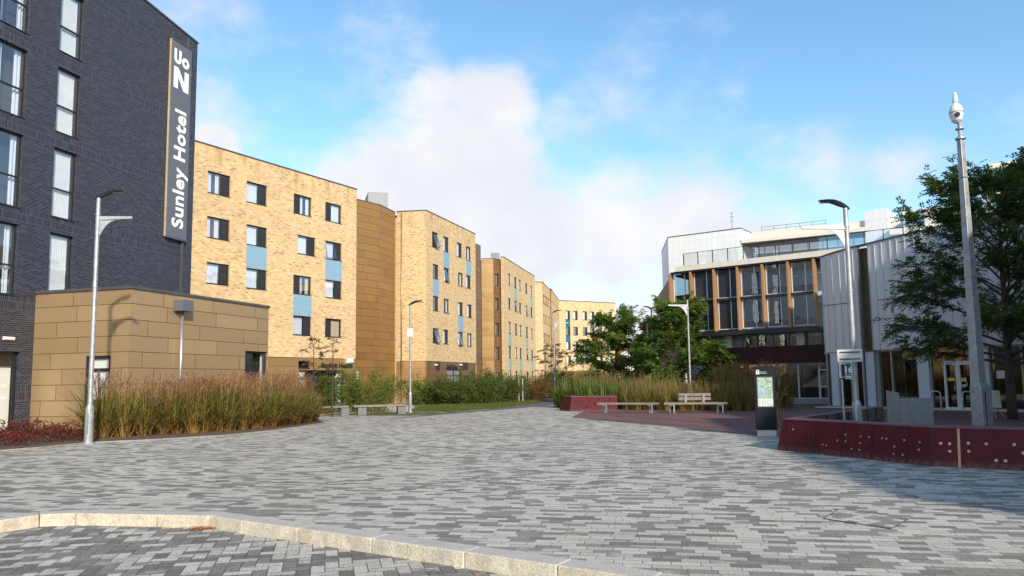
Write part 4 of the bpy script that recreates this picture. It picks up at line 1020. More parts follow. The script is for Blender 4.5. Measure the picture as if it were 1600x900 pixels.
# double door
du0, du1 = SS.uz(1476,610)[0], SS.uz(1517,610)[0]; dm = (du0+du1)/2
b = MB()
for u in (du0, dm-.05, dm+.05, du1): b.sbox(SS, u-.05, u+.05, -.24, -.12, .03, 2.1)
b.sbox(SS, du0, du1, -.24, -.12, 2.1, 2.28); b.sbox(SS, du0, du1, -.238, -.125, .03, .14)
f = b.build('door', 'white_frame', sb)
b = MB(); b.sbox(SS, dm-.16, dm-.14, -.1, -.06, .9, 1.3); b.sbox(SS, dm-.22, dm-.1, -.12, -.1, 1.02, 1.06); b.build('handle', 'alu', f)
for q0, q1 in ((du0+.12, dm-.14), (dm+.12, du1-.2)): b = MB(); b.sbox(SS, q0, q1, -.115, -.108, 1.36, 1.5); b.build('door_notice', 'yellow', f)
b = MB(); n_ = 16; uc = (dm+du1)/2-.05
for i in range(n_):
    a0, a1 = 2*pi*i/n_, 2*pi*(i+1)/n_
    b.face([SS.p(uc+.16*cos(a0),-.107,1.22+.16*sin(a0)), SS.p(uc+.16*cos(a1),-.107,1.22+.16*sin(a1)), SS.p(uc+.13*cos(a1),-.107,1.22+.13*sin(a1)), SS.p(uc+.13*cos(a0),-.107,1.22+.13*sin(a0))])
b.sbox(SS, uc-.07, uc+.07, -.11, -.106, 1.14, 1.2); b.build('door_emblem', 'lettering', f)
ua = SS.uz(1551,573)[0]; b = MB(); b.sbox(SS, ua, ua+.45, -.325, -.318, 1.45, 1.8); b.build('window_poster', 'poster_white', sb)
b = MB(); b.sbox(SS, ULEFT-.4, SU, -.5, .35, -.1, .035); tag(b.build('entrance_strip', 'concrete_pale'), kind='structure')

# ---------------------------------------------------------------- vegetation builders
def unit(v): return v/np.linalg.norm(v, axis=-1, keepdims=True)
def leaf_quads(P, D, Nn, L, Wd):
    """kite-shaped leaves: P base (n,3), D direction, Nn up-ish, L length, Wd width"""
    D = unit(D); S = unit(np.cross(D, Nn)); L = L[:, None]; Wd = Wd[:, None]
    a = P; b = P + D*L*.45 + S*Wd*.5; c = P + D*L; d = P + D*L*.45 - S*Wd*.5
    V = np.stack([a, b, c, d], 1).reshape(-1, 3); F = np.arange(len(V)).reshape(-1, 4)
    return V, F
def sprays(P, D, k=9, L=.34, leaf=.105, wid=.038, droop=.35):
    """pinnate sprays: rachis with k leaflets each side"""
    n = len(P); D = unit(D); up = np.tile([0,0,1.], (n, 1)) + rng.normal(0, .25, (n, 3)); side = unit(np.cross(D, up)); nn = np.cross(side, D)
    Ls = L*rng.uniform(.7, 1.25, n)
    Vs, Fs, c = [], [], 0
    for i in range(k):
        t = (i+.8)/k
        for s_ in (-1, 1):
            base = P + D*(Ls*t)[:, None] + np.array([0,0,-1.])*(droop*Ls*t*t)[:, None]
            d = D*.55 + side*s_*.85*(1-.3*t) + np.array([0,0,-1.])*droop*.9 + rng.normal(0, .15, (n, 3))
            V, F = leaf_quads(base, d, nn+rng.normal(0,.3,(n,3)), leaf*rng.uniform(.7,1.15,n)*(1-.35*abs(t-.5)), np.full(n, wid))
            Vs.append(V); Fs.append(F+c); c += len(V)
    return np.concatenate(Vs), np.concatenate(Fs)
def make_tree(name, base, H, rad, label, group, mat='leaf_dark', lean=(0,0), nl=26, tr=.13, low=.22, k=8, leaf=.105, wid=.04, dens=1., L=.34, seed=1, top_pow=.9, cat='tree', trunkn=1):
    rnd = random.Random(seed); base = Vector((*base, 0))
    root = thing(name, base, label, cat, group)
    tb = MB(); P, D = [], []
    def tp(h): return base + Vector((lean[0]*h*h, lean[1]*h*h, H*h))
    n = 8; tb.tube([tp(i/n*.92) for i in range(n+1)], [tr*(1-.86*i/n)+.01 for i in range(n+1)], 9)
    for i in range(nl):
        h = low + (1-low)*((i+.5)/nl)**1.05*.94
        az = i*2.399 + rnd.uniform(-.4,.4)
        prof = max(.16, (1-((h-low)/(1-low)-.22)**2*1.25))
        ln = rad*prof**top_pow*rnd.uniform(.72,1.12)
        el = .34 + .85*((h-low)/(1-low)) + rnd.uniform(-.12,.12)
        p0 = tp(h*.93); pts = [p0]; d = Vector((cos(az)*cos(el), sin(az)*cos(el), sin(el))); st = ln/6
        for s_ in range(6):
            d = (d + Vector((rnd.uniform(-.16,.16), rnd.uniform(-.16,.16), -.07+rnd.uniform(-.06,.06)))).normalized(); pts.append(pts[-1]+d*st)
        r0 = tr*.36*(1-h*.55); tb.tube(pts, [r0*(1-.85*j/6)+.004 for j in range(7)], 5, cap=False)
        nt_ = int(7*dens+ln*2.2*dens)
        for q in range(nt_):
            f = rnd.uniform(.28, 1.0)**.8; j = min(5, int(f*6)); a = pts[j].lerp(pts[j+1], f*6-j)
            dd = (pts[j+1]-pts[j]).normalized(); sdv = Vector((-dd.y, dd.x, 0)).normalized()*rnd.choice((-1,1))
            td = (dd*rnd.uniform(.3,1.) + sdv*rnd.uniform(.3,1.) + Vector((0,0,rnd.uniform(-.3,.65)))).normalized(); tl = rad*.26*rnd.uniform(.5,1.2)*(1.15-.4*f)
            tb.tube([a, a+td*tl*.5, a+td*tl+Vector((0,0,-.06))], [.012,.008,.004], 3, cap=False)
            ns = int(5+tl*6)
            for s_ in range(ns):
                g = rnd.uniform(.12, 1.05); P.append(a+td*tl*g); D.append((td*.8+Vector((rnd.uniform(-.8,.8),rnd.uniform(-.8,.8),rnd.uniform(-.35,.3)))).normalized())
    tb.build('trunk', 'bark', root, smooth=True)
    V, F = sprays(np.array([tuple(p) for p in P]), np.array([tuple(p) for p in D]), k, L, leaf, wid)
    mk('crown', V, F, None, mat, root, uvs=np.zeros((len(F)*4, 2)))
    return root
def make_shrub(base, size, label, group, mat='leaf_shrub', n=2600, leaf=.07, wid=.03, seed=1, name='shrub', stems=26, rot=0., cat='shrub'):
    rnd = np.random.default_rng(seed); bx, by = base; sx, sy, sz = size
    root = thing(name, (bx,by,0), label, cat, group)
    sb_ = MB(); P, D = [], []
    for i in range(stems):
        a = rnd.uniform(0, 2*pi); r = sqrt(rnd.uniform(0, 1)); x0, y0 = bx+cos(a)*r*sx*.22, by+sin(a)*r*sy*.22
        hx = sz*rnd.uniform(.62, 1.12)*(1-.45*r*r); tip = np.array([bx+cos(a)*r*sx*.52, by+sin(a)*r*sy*.52, hx]); b0 = np.array([x0, y0, 0.])
        mid = (b0+tip)/2 + np.array([0,0,hx*.12]); sb_.tube([tuple(b0), tuple(mid), tuple(tip)], [.014,.010,.004], 3, cap=False)
        m_ = n//stems; t = rnd.uniform(.02, 1.03, m_)**.85
        q = (1-t)[:,None]**2*b0 + 2*((1-t)*t)[:,None]*mid + (t**2)[:,None]*tip
        q = q + rnd.normal(0, 1, (m_, 3))*np.array([sx,sy,sz*.5])*.052*(1.3-t*.5)[:,None]; q[:,2] = np.abs(q[:,2])
        d = rnd.normal(0, 1, (m_, 3)) + (tip-mid)/np.linalg.norm(tip-mid)*.9; P.append(q); D.append(d)
    sb_.build('stems', 'bark', root)
    P = np.concatenate(P); D = np.concatenate(D)
    V, F = leaf_quads(P, D, rnd.normal(0,1,P.shape)+np.array([0,0,1.]), leaf*rnd.uniform(.6,1.4,len(P)), wid*rnd.uniform(.7,1.3,len(P)))
    mk('foliage', V, F, None, mat, root, uvs=np.zeros((len(F)*4, 2)))
    return root
def inside(poly, x, y):
    c = False
    for i in range(len(poly)):
        (x1,y1),(x2,y2) = poly[i], poly[i-1]
        if (y1 > y) != (y2 > y) and x < (x2-x1)*(y-y1)/(y2-y1)+x1: c = not c
    return c
def grass_bed(name, centres, label, cat, hgt, nb, mats, plume=.12, width=.018, spread=.42, seed=2, plen=.42, pn=26):
    rnd = np.random.default_rng(seed); Vs, Fs, UV, MI = [], [], [], []; c = 0
    for cx_, cy_, sc in centres:
        n = int(nb*sc); h = hgt*sc*rnd.uniform(.55, 1.05, n)
        az = rnd.uniform(0, 2*pi, n); r0 = rnd.uniform(0, .17, n)*sc; out = spread*sc*rnd.uniform(.25, 1.5, n)**1.2
        dirv = np.stack([np.cos(az), np.sin(az), np.zeros(n)], 1); perp = np.stack([-np.sin(az+rnd.normal(0,.6,n)), np.cos(az+rnd.normal(0,.6,n)), np.zeros(n)], 1)
        b0 = np.array([cx_, cy_, 0.]) + dirv*r0[:,None]*1.6
        ts = np.array([0,.35,.65,.86,1.]); wds = np.array([.7,1,.8,.5,.08])*width
        arch = rnd.uniform(.0, .5, n); bent = rnd.random(n) < .46; arch[bent] = rnd.uniform(.6, 1.25, bent.sum()); out[bent] *= 1.5; h[bent] *= .85; pts = []
        for t, wd in zip(ts, wds):
            p = b0 + dirv*(out*t**1.5)[:,None] + np.array([0,0,1.])*(h*(t - arch*.55*t**3))[:,None]
            pts.append((p-perp*wd/2, p+perp*wd/2))
        V = np.stack([q for ab in pts for q in ab], 1).reshape(-1, 3)
        idx = np.arange(n)[:,None]*10
        for k in range(4):
            F = np.concatenate([idx+2*k, idx+2*k+1, idx+2*k+3, idx+2*k+2], 1); Fs.append(F+c)
            uv = np.zeros((n,4,2)); z0 = V.reshape(n,10,3)[:,2*k,2]/hgt; z1 = V.reshape(n,10,3)[:,2*k+2,2]/hgt
            uv[:,0,1] = uv[:,1,1] = z0; uv[:,2,1] = uv[:,3,1] = z1; UV.append(uv); MI.append(np.zeros(n))
        Vs.append(V); c += len(V)
        m_ = max(0, int(n*plume))
        if m_:
            az = rnd.uniform(0, 2*pi, m_); o = rnd.uniform(0, .5, m_)*sc; tip = np.array([cx_, cy_, 0.]) + np.stack([np.cos(az)*o, np.sin(az)*o, hgt*sc*rnd.uniform(.82,1.16,m_)], 1)
            lean = np.stack([np.cos(az)*.45+.15, np.sin(az)*.45, np.full(m_, .75)], 1); lean = unit(lean+rnd.normal(0,.15,(m_,3)))
            stem0 = np.array([cx_, cy_, 0.]) + np.stack([np.cos(az)*.06, np.sin(az)*.06, np.zeros(m_)], 1)
            pp = np.cross(lean, np.array([0,1.,0])); pp = unit(pp)*.005
            V = np.stack([stem0-pp, stem0+pp, tip+pp, tip-pp], 1).reshape(-1,3); F = np.arange(len(V)).reshape(-1,4)+c
            Vs.append(V); Fs.append(F); uv = np.zeros((m_,4,2)); uv[:,:,1] = .2; UV.append(uv); MI.append(np.zeros(m_)); c += len(V)
            t = rnd.uniform(0, 1, (m_, pn)); L_ = plen*sc
            P = (tip[:,None,:] - np.array([0,0,.25]) + lean[:,None,:]*(t*L_)[...,None] - np.array([0,0,1.])*(.25*L_*t*t)[...,None]).reshape(-1,3)
            D = (lean[:,None,:]*1.3 + rnd.normal(0,.34,(m_,pn,3)) + np.array([.12,0,-.15])).reshape(-1,3)
            V, F = leaf_quads(P, D, rnd.normal(0,1,P.shape), rnd.uniform(.04,.09,len(P))*sc, np.full(len(P), .011))
            Vs.append(V); Fs.append(F+c); c += len(V); UV.append(np.zeros((len(F),4,2))); MI.append(np.ones(len(F)))
    o = mk(name, np.concatenate(Vs), np.concatenate(Fs), np.concatenate(MI), mats, uvs=np.concatenate(UV))
    return tag(o, label, cat, kind='stuff')

# left bed of tall grass
rp = random.Random(3)
front = [G(x, y) for x, y in ((158,684),(240,680),(350,674),(430,667),(492,657))]
lc = []
def bed_rows(front, rows, step, dy, sc=(.85,1.1), r=rp, skew=-.3):
    out = []
    for k in range(rows):
        for (a, b_) in zip(front, front[1:]):
            a, b_ = Vector(a), Vector(b_); n = max(1, int((b_-a).length/step))
            t = (b_-a).normalized(); nn = Vector((-t.y, t.x))
            for i in range(n):
                p = a.lerp(b_, (i+r.random()*.7)/n) + nn*(k*dy + r.uniform(-.12,.12)) + t*r.uniform(-.1,.1)
                out.append((p.x, p.y, r.uniform(*sc)))
    return out
lc = bed_rows(front, 6, .44, .36, (.66,1.14))
lc = [q for q in lc if not (q[0] < -12.3 and q[1] > 24.6)]
grass_bed('tall_grass', lc, 'tall ornamental grass with pinkish brown plumes in the left bed', 'grass', 1.62, 200, ['blade_left','plume'], plume=.13, seed=4, plen=.44, spread=.74, width=.027, pn=34)
# centre bed grasses
cfront = [(6.0,40.6),(8.0,39.0),(10.0,38.0),(12.2,36.9)]
cc = bed_rows(cfront, 3, .5, .7, (.8,1.05))
grass_bed('tall_grass', cc, 'tall golden green grass with brown heads behind the two benches', 'grass', 1.55, 150, ['blade_gold','plume_brown'], plume=.10, width=.022, seed=6)
c2 = bed_rows([(11.3,40.4),(12.7,39.6),(14.0,38.8)], 3, .5, .6, (.95,1.15))
grass_bed('tall_grass', c2, 'taller reddish brown plumed grass left of the map totem', 'grass', 1.95, 150, ['blade_gold','plume_brown'], plume=.22, width=.02, seed=8)
c3_ = bed_rows([(2.7,46.0),(3.6,42.6),(5.4,41.8),(7.6,41.4),(9.5,41.4)], 4, .5, .8, (.85,1.1))
grass_bed('reeds', c3_, 'leafy green reeds behind the far maroon seating block', 'grass', 1.75, 120, ['blade_green','plume_brown'], plume=.05, width=.036, seed=9, spread=.35)
grass_bed('pampas_grass', [(8.9,25.0,.62)], 'drooping pale pampas heads beside the map totem', 'grass', 2.1, 40, ['blade_gold','pampas'], plume=.35, width=.016, seed=10, plen=.75, pn=70)

# red groundcover at left
gp = [G(-90,716),G(0,701),G(60,696.5),G(132,690.5),(-12.9,23.0),(-13.4,24.2),(-15.5,24.8),(-18.6,24.4),(-18.6,19)]
P = []
while len(P) < 9000:
    x, y = rp.uniform(-19,-12), rp.uniform(18,25.5)
    if inside(gp, x, y):
        hmax = .42*(1+.5*sin(x*2.3+y)*sin(y*1.7)) ; P.append((x, y, rp.random()**.7*max(.12,hmax)))
P = np.array(P); D = rng.normal(0,1,P.shape)*np.array([1,1,.5])+np.array([.1,0,.5])
V, F = leaf_quads(P, D, rng.normal(0,1,P.shape)+np.array([0,0,1.]), rng.uniform(.06,.20,len(P)), rng.uniform(.02,.045,len(P)))
tag(mk('groundcover', V, F, None, 'leaf_red', uvs=np.zeros((len(F)*4,2))), 'low dark red groundcover in the bed at the left edge', 'groundcover', kind='stuff')
# verge grass blades
vg = [G(640,642),G(700,643.5),G(764,639),G(800,635),G(858,627.5),(.6,62),(-3.4,62),(-6,48)]
P = []
for _ in range(60000):
    x, y = rp.uniform(-7,3), rp.uniform(40,62)
    if inside(vg, x, y): P.append((x, y, .02))
P = np.array(P)
V, F = leaf_quads(P, rng.normal(0,.5,P.shape)*np.array([1,1,.1])+np.array([0,0,1.]), rng.normal(0,1,P.shape), rng.uniform(.05,.13,len(P)), np.full(len(P),.02))
tag(mk('grass', V, F, None, 'leaf_hedge', uvs=np.zeros((len(F)*4,2))), 'short rough grass along the road edge', 'grass', kind='stuff')

# shrubs
SH = [((-8.0,41.4),(3.9,3.0,2.75),'round green and gold shrub behind the left benches, nearest the bronze stair wall','leaf_shrub',16000),
      ((-10.3,41.0),(3.4,2.6,2.1),'darker shrub behind the short left bench','leaf_hedge',13000)]
for i, (bp_, sz, lab, mt, n) in enumerate(SH): make_shrub(bp_, sz, lab, 'shrubs near the left benches', mt, n, .09, .04, seed=20+i)
HD = [(655,632,1.9,2.0,'thin golden shrub beside the middle street lamp','leaf_shrub',2200),(690,632,2.6,2.0,'bushy green shrub below the entrance of the second brick block','leaf_hedge',4200),
      (722,632,2.4,1.9,'green shrub at the right of the second block entrance','leaf_hedge',4200),(752,631,2.6,2.4,'tallest dark green shrub of the roadside hedge','leaf_hedge',5200),(780,629,2.6,2.3,'green shrub near the far end of the roadside hedge','leaf_hedge',4600),(803,627,2.2,2.1,'dark shrub ending the roadside hedge by white posts','leaf_hedge',3600),
      (832,624,3.4,2.0,'rusty green low shrub left of the distant lamp','leaf_brown',3600),(855,622,3.6,2.1,'brownish shrub around the distant lamp','leaf_shrub',3600),(880,622,4.2,2.6,'green shrub right of the distant lamp','leaf_hedge',4000),(905,622,5,3.0,'bright green shrub at the end of the street before the last block','leaf_mid',4600),(935,622,5,2.4,'dark shrub below the tree at the end of the street','leaf_dark',4200)]
for i, (px, py, wx, hz, lab, mt, n) in enumerate(HD):
    p = Vector(G(px, py)); 
    make_shrub((p.x, p.y), (wx*1.45, 3.0, hz*1.08), lab, 'shrubs along the road', mt, int(n*3.2), .10, .05, seed=40+i, stems=46)
# trees
bt = Vector(G(1541, 657)); print('big tree', bt)
make_tree('broadleaf_tree', (18.1,27.2), 8.7, 4.35, 'big dark green feathery tree in front of the silver building', 'trees on the plaza', 'leaf_dark', nl=54, tr=.17, low=.22, k=6, leaf=.13, wid=.052, dens=1.35, L=.40, seed=11, lean=(.1,0))
make_tree('broadleaf_tree', (10.7,47.5), 6.4, 3.0, 'rounded green tree in front of the timber finned building', 'trees on the plaza', 'leaf_mid', nl=38, tr=.13, low=.06, k=5, leaf=.17, wid=.085, dens=1.35, L=.46, seed=12)
make_tree('broadleaf_tree', (7.3,52.5), 6.1, 3.2, 'green tree in front of the last brick block', 'trees on the plaza', 'leaf_mid', nl=30, tr=.13, low=.08, k=5, leaf=.18, wid=.09, dens=1.3, L=.5, seed=15)
make_tree('broadleaf_tree', (14.0,75.), 5.6, 3.4, 'smaller tree seen in the gap between the two green trees', 'trees beyond the plaza', 'leaf_mid', nl=26, tr=.13, low=.12, k=4, leaf=.26, wid=.12, dens=.9, L=.55, seed=16)
make_tree('broadleaf_tree', (17.5,152.), 15.2, 5.0, 'orange autumn tree showing above the roof of the last brick block', 'trees beyond the blocks', 'leaf_autumn', nl=28, tr=.3, low=.25, k=3, leaf=.6, wid=.3, dens=.9, L=1., seed=17)
make_tree('broadleaf_tree', (22,112.), 9.5, 5.5, 'brownish distant tree low in the gap at the end of the street', 'trees beyond the blocks', 'leaf_brown', nl=26, tr=.2, low=.12, k=3, leaf=.45, wid=.22, dens=.9, L=.8, seed=18)
make_tree('sapling', (-10.25,38.3), 4.0, .9, 'slender young tree rising from behind the tall grass plumes', 'young trees by the health centre', 'leaf_brown', nl=9, tr=.03, low=.60, k=3, leaf=.13, wid=.06, dens=.25, L=.28, seed=21)
make_tree('sapling', (-8.85,36.6), 4.2, .65, 'young staked tree in front of the health centre entrance', 'young trees by the health centre', 'leaf_brown', nl=10, tr=.03, low=.45, k=3, leaf=.13, wid=.06, dens=.22, L=.28, seed=22)
for i, (x, y, h) in enumerate(((2.9,66.,4.9),(3.9,68.,5.4),(4.7,66.,4.4))):
    make_tree('sapling', (x,y), h, 1.0, ['thin dark sapling left of the distant lamp','thin dark sapling just behind the distant lamp','thin dark sapling right of the distant lamp'][i], 'saplings by the distant lamp', 'leaf_brown', nl=9, tr=.035, low=.45, k=3, leaf=.2, wid=.09, dens=.3, L=.3, seed=25+i)
# the building out of the picture at the right, whose shade falls over the right of the plaza
ob = thing('campus_building', (12.2,-5.7,0), 'dark brick building right of the camera, outside the photo, shading the plaza', 'building')
OS = [Seg((14.9,14.4),(12.2,-5.7)), Seg((12.2,-5.7),(22.9,-7)), Seg((22.9,-7),(22.9,14.4)), Seg((22.9,14.4),(14.9,14.4))]
m = MB(); oh = [(2+k*3.4, 4.0+k*3.4, z, z+1.7) for k in range(5) for z in (1.,4.,6.6)]
for i, s_ in enumerate(OS): wall(m, s_, 0, s_.L, -.2, 9.0, oh if i == 0 else ())
m.face([(14.9,14.4,8.9),(12.2,-5.7,8.9),(22.9,-7,8.9),(22.9,14.4,8.9)])
OT = [(23,21),(23,-7),(44,-7),(44,14)]  # taller block added out of view to shade the silver building
for i in range(4):
    s_ = Seg(OT[i], OT[(i+1)%4]); wall(m, s_, 0, s_.L, -.2, 17.)
m.face([(x,y,16.9) for x,y in OT]); m.build('wall', ['dark_brick','interior_dark'], ob)
for h in oh: window(ob, OS[0], *h, curt=None)

# ---------------------------------------------------------------- maroon seating walls
def seat_wall(name, pts, label, group, H=.70, th=.62, batter=.14, joints=(), studs=(), tan=()):
    P = [Vector(p) for p in pts]; root = thing(name, (*P[0], 0), label, 'seating wall', group)
    m = MB(); segs = [Seg(a, b_) for a, b_ in zip(P, P[1:])]
    nrm = []
    for i in range(len(P)):
        n = Vector((0,0))
        if i > 0: n += segs[i-1].n
        if i < len(segs): n += segs[i].n
        n.normalize(); nrm.append(n)
    bot = [p for p in P]; top = [p - n*batter for p, n in zip(P, nrm)]; bb = [p - n*th for p, n in zip(P, nrm)]
    if batter:
        top[0] = top[0] + segs[0].t*.08
    for i in range(len(P)-1):
        m.hexa([(*bot[i],-.02),(*bot[i+1],-.02),(*bb[i+1],-.02),(*bb[i],-.02)], [(*top[i],H-.03),(*top[i+1],H-.03),(*bb[i+1],H-.03),(*bb[i],H-.03)], 0)
        m.hexa([(*(top[i]+nrm[i]*.012),H-.03),(*(top[i+1]+nrm[i+1]*.012),H-.03),(*bb[i+1],H-.03),(*bb[i],H-.03)], [(*(top[i]+nrm[i]*.0),H),(*(top[i+1]),H),(*bb[i+1],H),(*bb[i],H)], 1)
    m.build('panels', ['wine_paint','wine_rim'], root)
    def onface(px, py):
        best = None
        for i, s_ in enumerate(segs):
            # iterate for the batter
            d = 0
            for _ in range(5):
                q = Seg(s_.P0 + s_.n*d, s_.P1 + s_.n*d); u, z = q.uz(px, py); d = -batter*max(0,min(1,z/H))
            if -.06 <= u <= s_.L+.02: best = (s_, u, z, d); 
        return best
    if joints:
        j = MB()
        for px in joints:
            r = onface(px, 690 if pts[0][1] < 20 else 632)
            if not r: continue
            s_, u, z, d = r
            j.hexa([s_.p(u-.008,.004,0),s_.p(u+.008,.004,0),s_.p(u+.008,-.02,0),s_.p(u-.008,-.02,0)], [s_.p(u-.008,-batter*.95+.006,H-.04),s_.p(u+.008,-batter*.95+.006,H-.04),s_.p(u+.008,-batter*.95-.02,H-.04),s_.p(u-.008,-batter*.95-.02,H-.04)])
        j.build('panel_joints', 'joint_dark', root)
    if tan:
        j = MB()
        for px in tan:
            r = onface(px, 700); 
            if not r: continue
            s_, u, z, d = r
            j.hexa([s_.p(u-.02,.005,0),s_.p(u+.02,.005,0),s_.p(u+.02,-.02,0),s_.p(u-.02,-.02,0)], [s_.p(u-.02,-batter*.95+.008,H-.035),s_.p(u+.02,-batter*.95+.008,H-.035),s_.p(u+.02,-batter*.95-.02,H-.035),s_.p(u-.02,-batter*.95-.02,H-.035)])
        j.build('tan_joint', 'joint_tan', root)
    if studs:
        j = MB()
        for px, py, *sz in studs:
            r = onface(px, py)
            if not r: continue
            s_, u, z, d = r; rr = sz[0] if sz else (.026 if px > 1440 else .018)
            j.tube([s_.p(u,d-.01,z), s_.p(u,d+.012,z)], rr, 10)
        j.build('studs', 'stud', root)
    return root
c3m = lambda x, y: (1140+x/3.478, 540+y/3.478)
STN = [c3m(*p) for p in ((507,539),(526,542),(587,516),(632,520),(664,561),(706,566),(711,529),(715,494),(759,497),(830,503),(853,506),(892,588),(897,549),(941,594),(951,514),(1029,566),(1034,525),(1148,531),(1196,533),(1197,574),(1298,530),(1300,574),(1395,534),(1449,624),(1500,626),(1547,538),(1597,584),(345,455),(630,484))]
Wb = [G(1214,703), G(1449,728), G(1600,736)]
Wb.append(tuple(Vector(Wb[2]) + (Vector(Wb[2])-Vector(Wb[1])).normalized()*9))
seat_wall('seating_wall', Wb, 'maroon panelled seating wall with pale studs in the right foreground', 'maroon seating walls', joints=[1230,1273,1316,1363,1419,1452], tan=[1498.5], studs=STN, H=.70, th=.5)
# return arm
RA = Seg((10.9,22.6),(6.35,17.2))
ra = thing('seating_wall', RA.p(0,0,0), 'inner maroon wall running back from the tip of the foreground seating wall', 'seating wall', 'maroon seating walls')
b = MB(); b.sbox(RA, 0, RA.L, -.25, 0, -.02, .70); b.build('panels', 'wine_shaded', ra)
b = MB()
for k in range(1, 8): b.sbox(RA, k*RA.L/8-.01, k*RA.L/8+.01, -.27, .004, .02, .69)
b.build('panel_joints', 'joint_dark', ra)
fx = lambda x, y: (860+x/4.21, 560+y/4.21)
STF = [fx(*p) for p in ((152,285),(168,284),(168,298),(200,298),(213,283),(232,316),(245,316),(260,281),(292,298),(318,270),(100,300),(388,270),(395,290))]
seat_wall('seating_wall', [G(874,641.2), G(890,643), G(965,642.3)], 'maroon seating block beyond the plaza at the left end of the benches', 'maroon seating walls', joints=[904,933], studs=[(x,y,.05) for x,y in STF], H=.78, th=.9, batter=.2)
for o in bpy.data.objects:
    if o.name.startswith('studs') and o.parent and 'beyond' in o.parent.get('label',''): o.data.materials[0] = MATS['joint_dark']

# ---------------------------------------------------------------- benches
def bench(p0, p1, label, back=None, legs='metal', h=.46):
    S = Seg(p0, p1); root = thing('bench', S.p(S.L/2,0,0), label, 'bench', 'benches round the plaza')
    b = MB()
    for k in range(4): b.sbox(S, 0, S.L, -.48+k*.125, -.37+k*.125, h-.09, h)
    b.build('seat', 'bench_wood', root, bevel=.008)
    for u in (S.L*.08, S.L*.84):
        l = MB()
        if legs == 'metal':
            l.sbox(S, u, u+.06, -.46, -.40, 0, h-.09); l.sbox(S, u+.2, u+.26, -.06, 0, 0, h-.09); l.sbox(S, u, u+.26, -.44, -.02, h-.13, h-.092)
        else: l.sbox(S, u, u+.42, -.44, -.06, 0, h-.092)
        l.build('leg', 'alu' if legs == 'metal' else 'concrete_dark', root)
    if back:
        a, e = back
        k = MB(); k.sbox(S, a, e, -.53, -.48, h+.10, h+.24); k.sbox(S, a, e, -.53, -.48, h+.29, h+.43); k.build('backrest', 'bench_wood', root, bevel=.006)
        l = MB()
        for u in (a+.28, e-.38): l.sbox(S, u, u+.1, -.478, -.42, h+.0, h+.38)
        l.build('back_bracket', 'alu', root)
    return root
bench(G(933,645.5), G(1027,646), 'backless timber bench overlapping the far maroon block', h=.50)
B0, B1_ = Vector(G(1038,646)), Vector(G(1138,645.5)); L_ = (B1_-B0).length
bench(tuple(B0), tuple(B1_), 'timber bench with a short slatted backrest left of the map totem', back=(L_*.24, L_*.75), h=.50)
bench(G(553,649.3), G(635,647.0), 'long timber bench on concrete blocks beside the middle street lamp', legs='block', h=.5)
B0, B1_ = Vector(G(478,652.5)), Vector(G(545,649.5)); L_ = (B1_-B0).length
bench(tuple(B0), tuple(B1_), 'timber bench with backrest half hidden by the tall grass', back=(L_*.05, L_*.40), legs='block', h=.5)

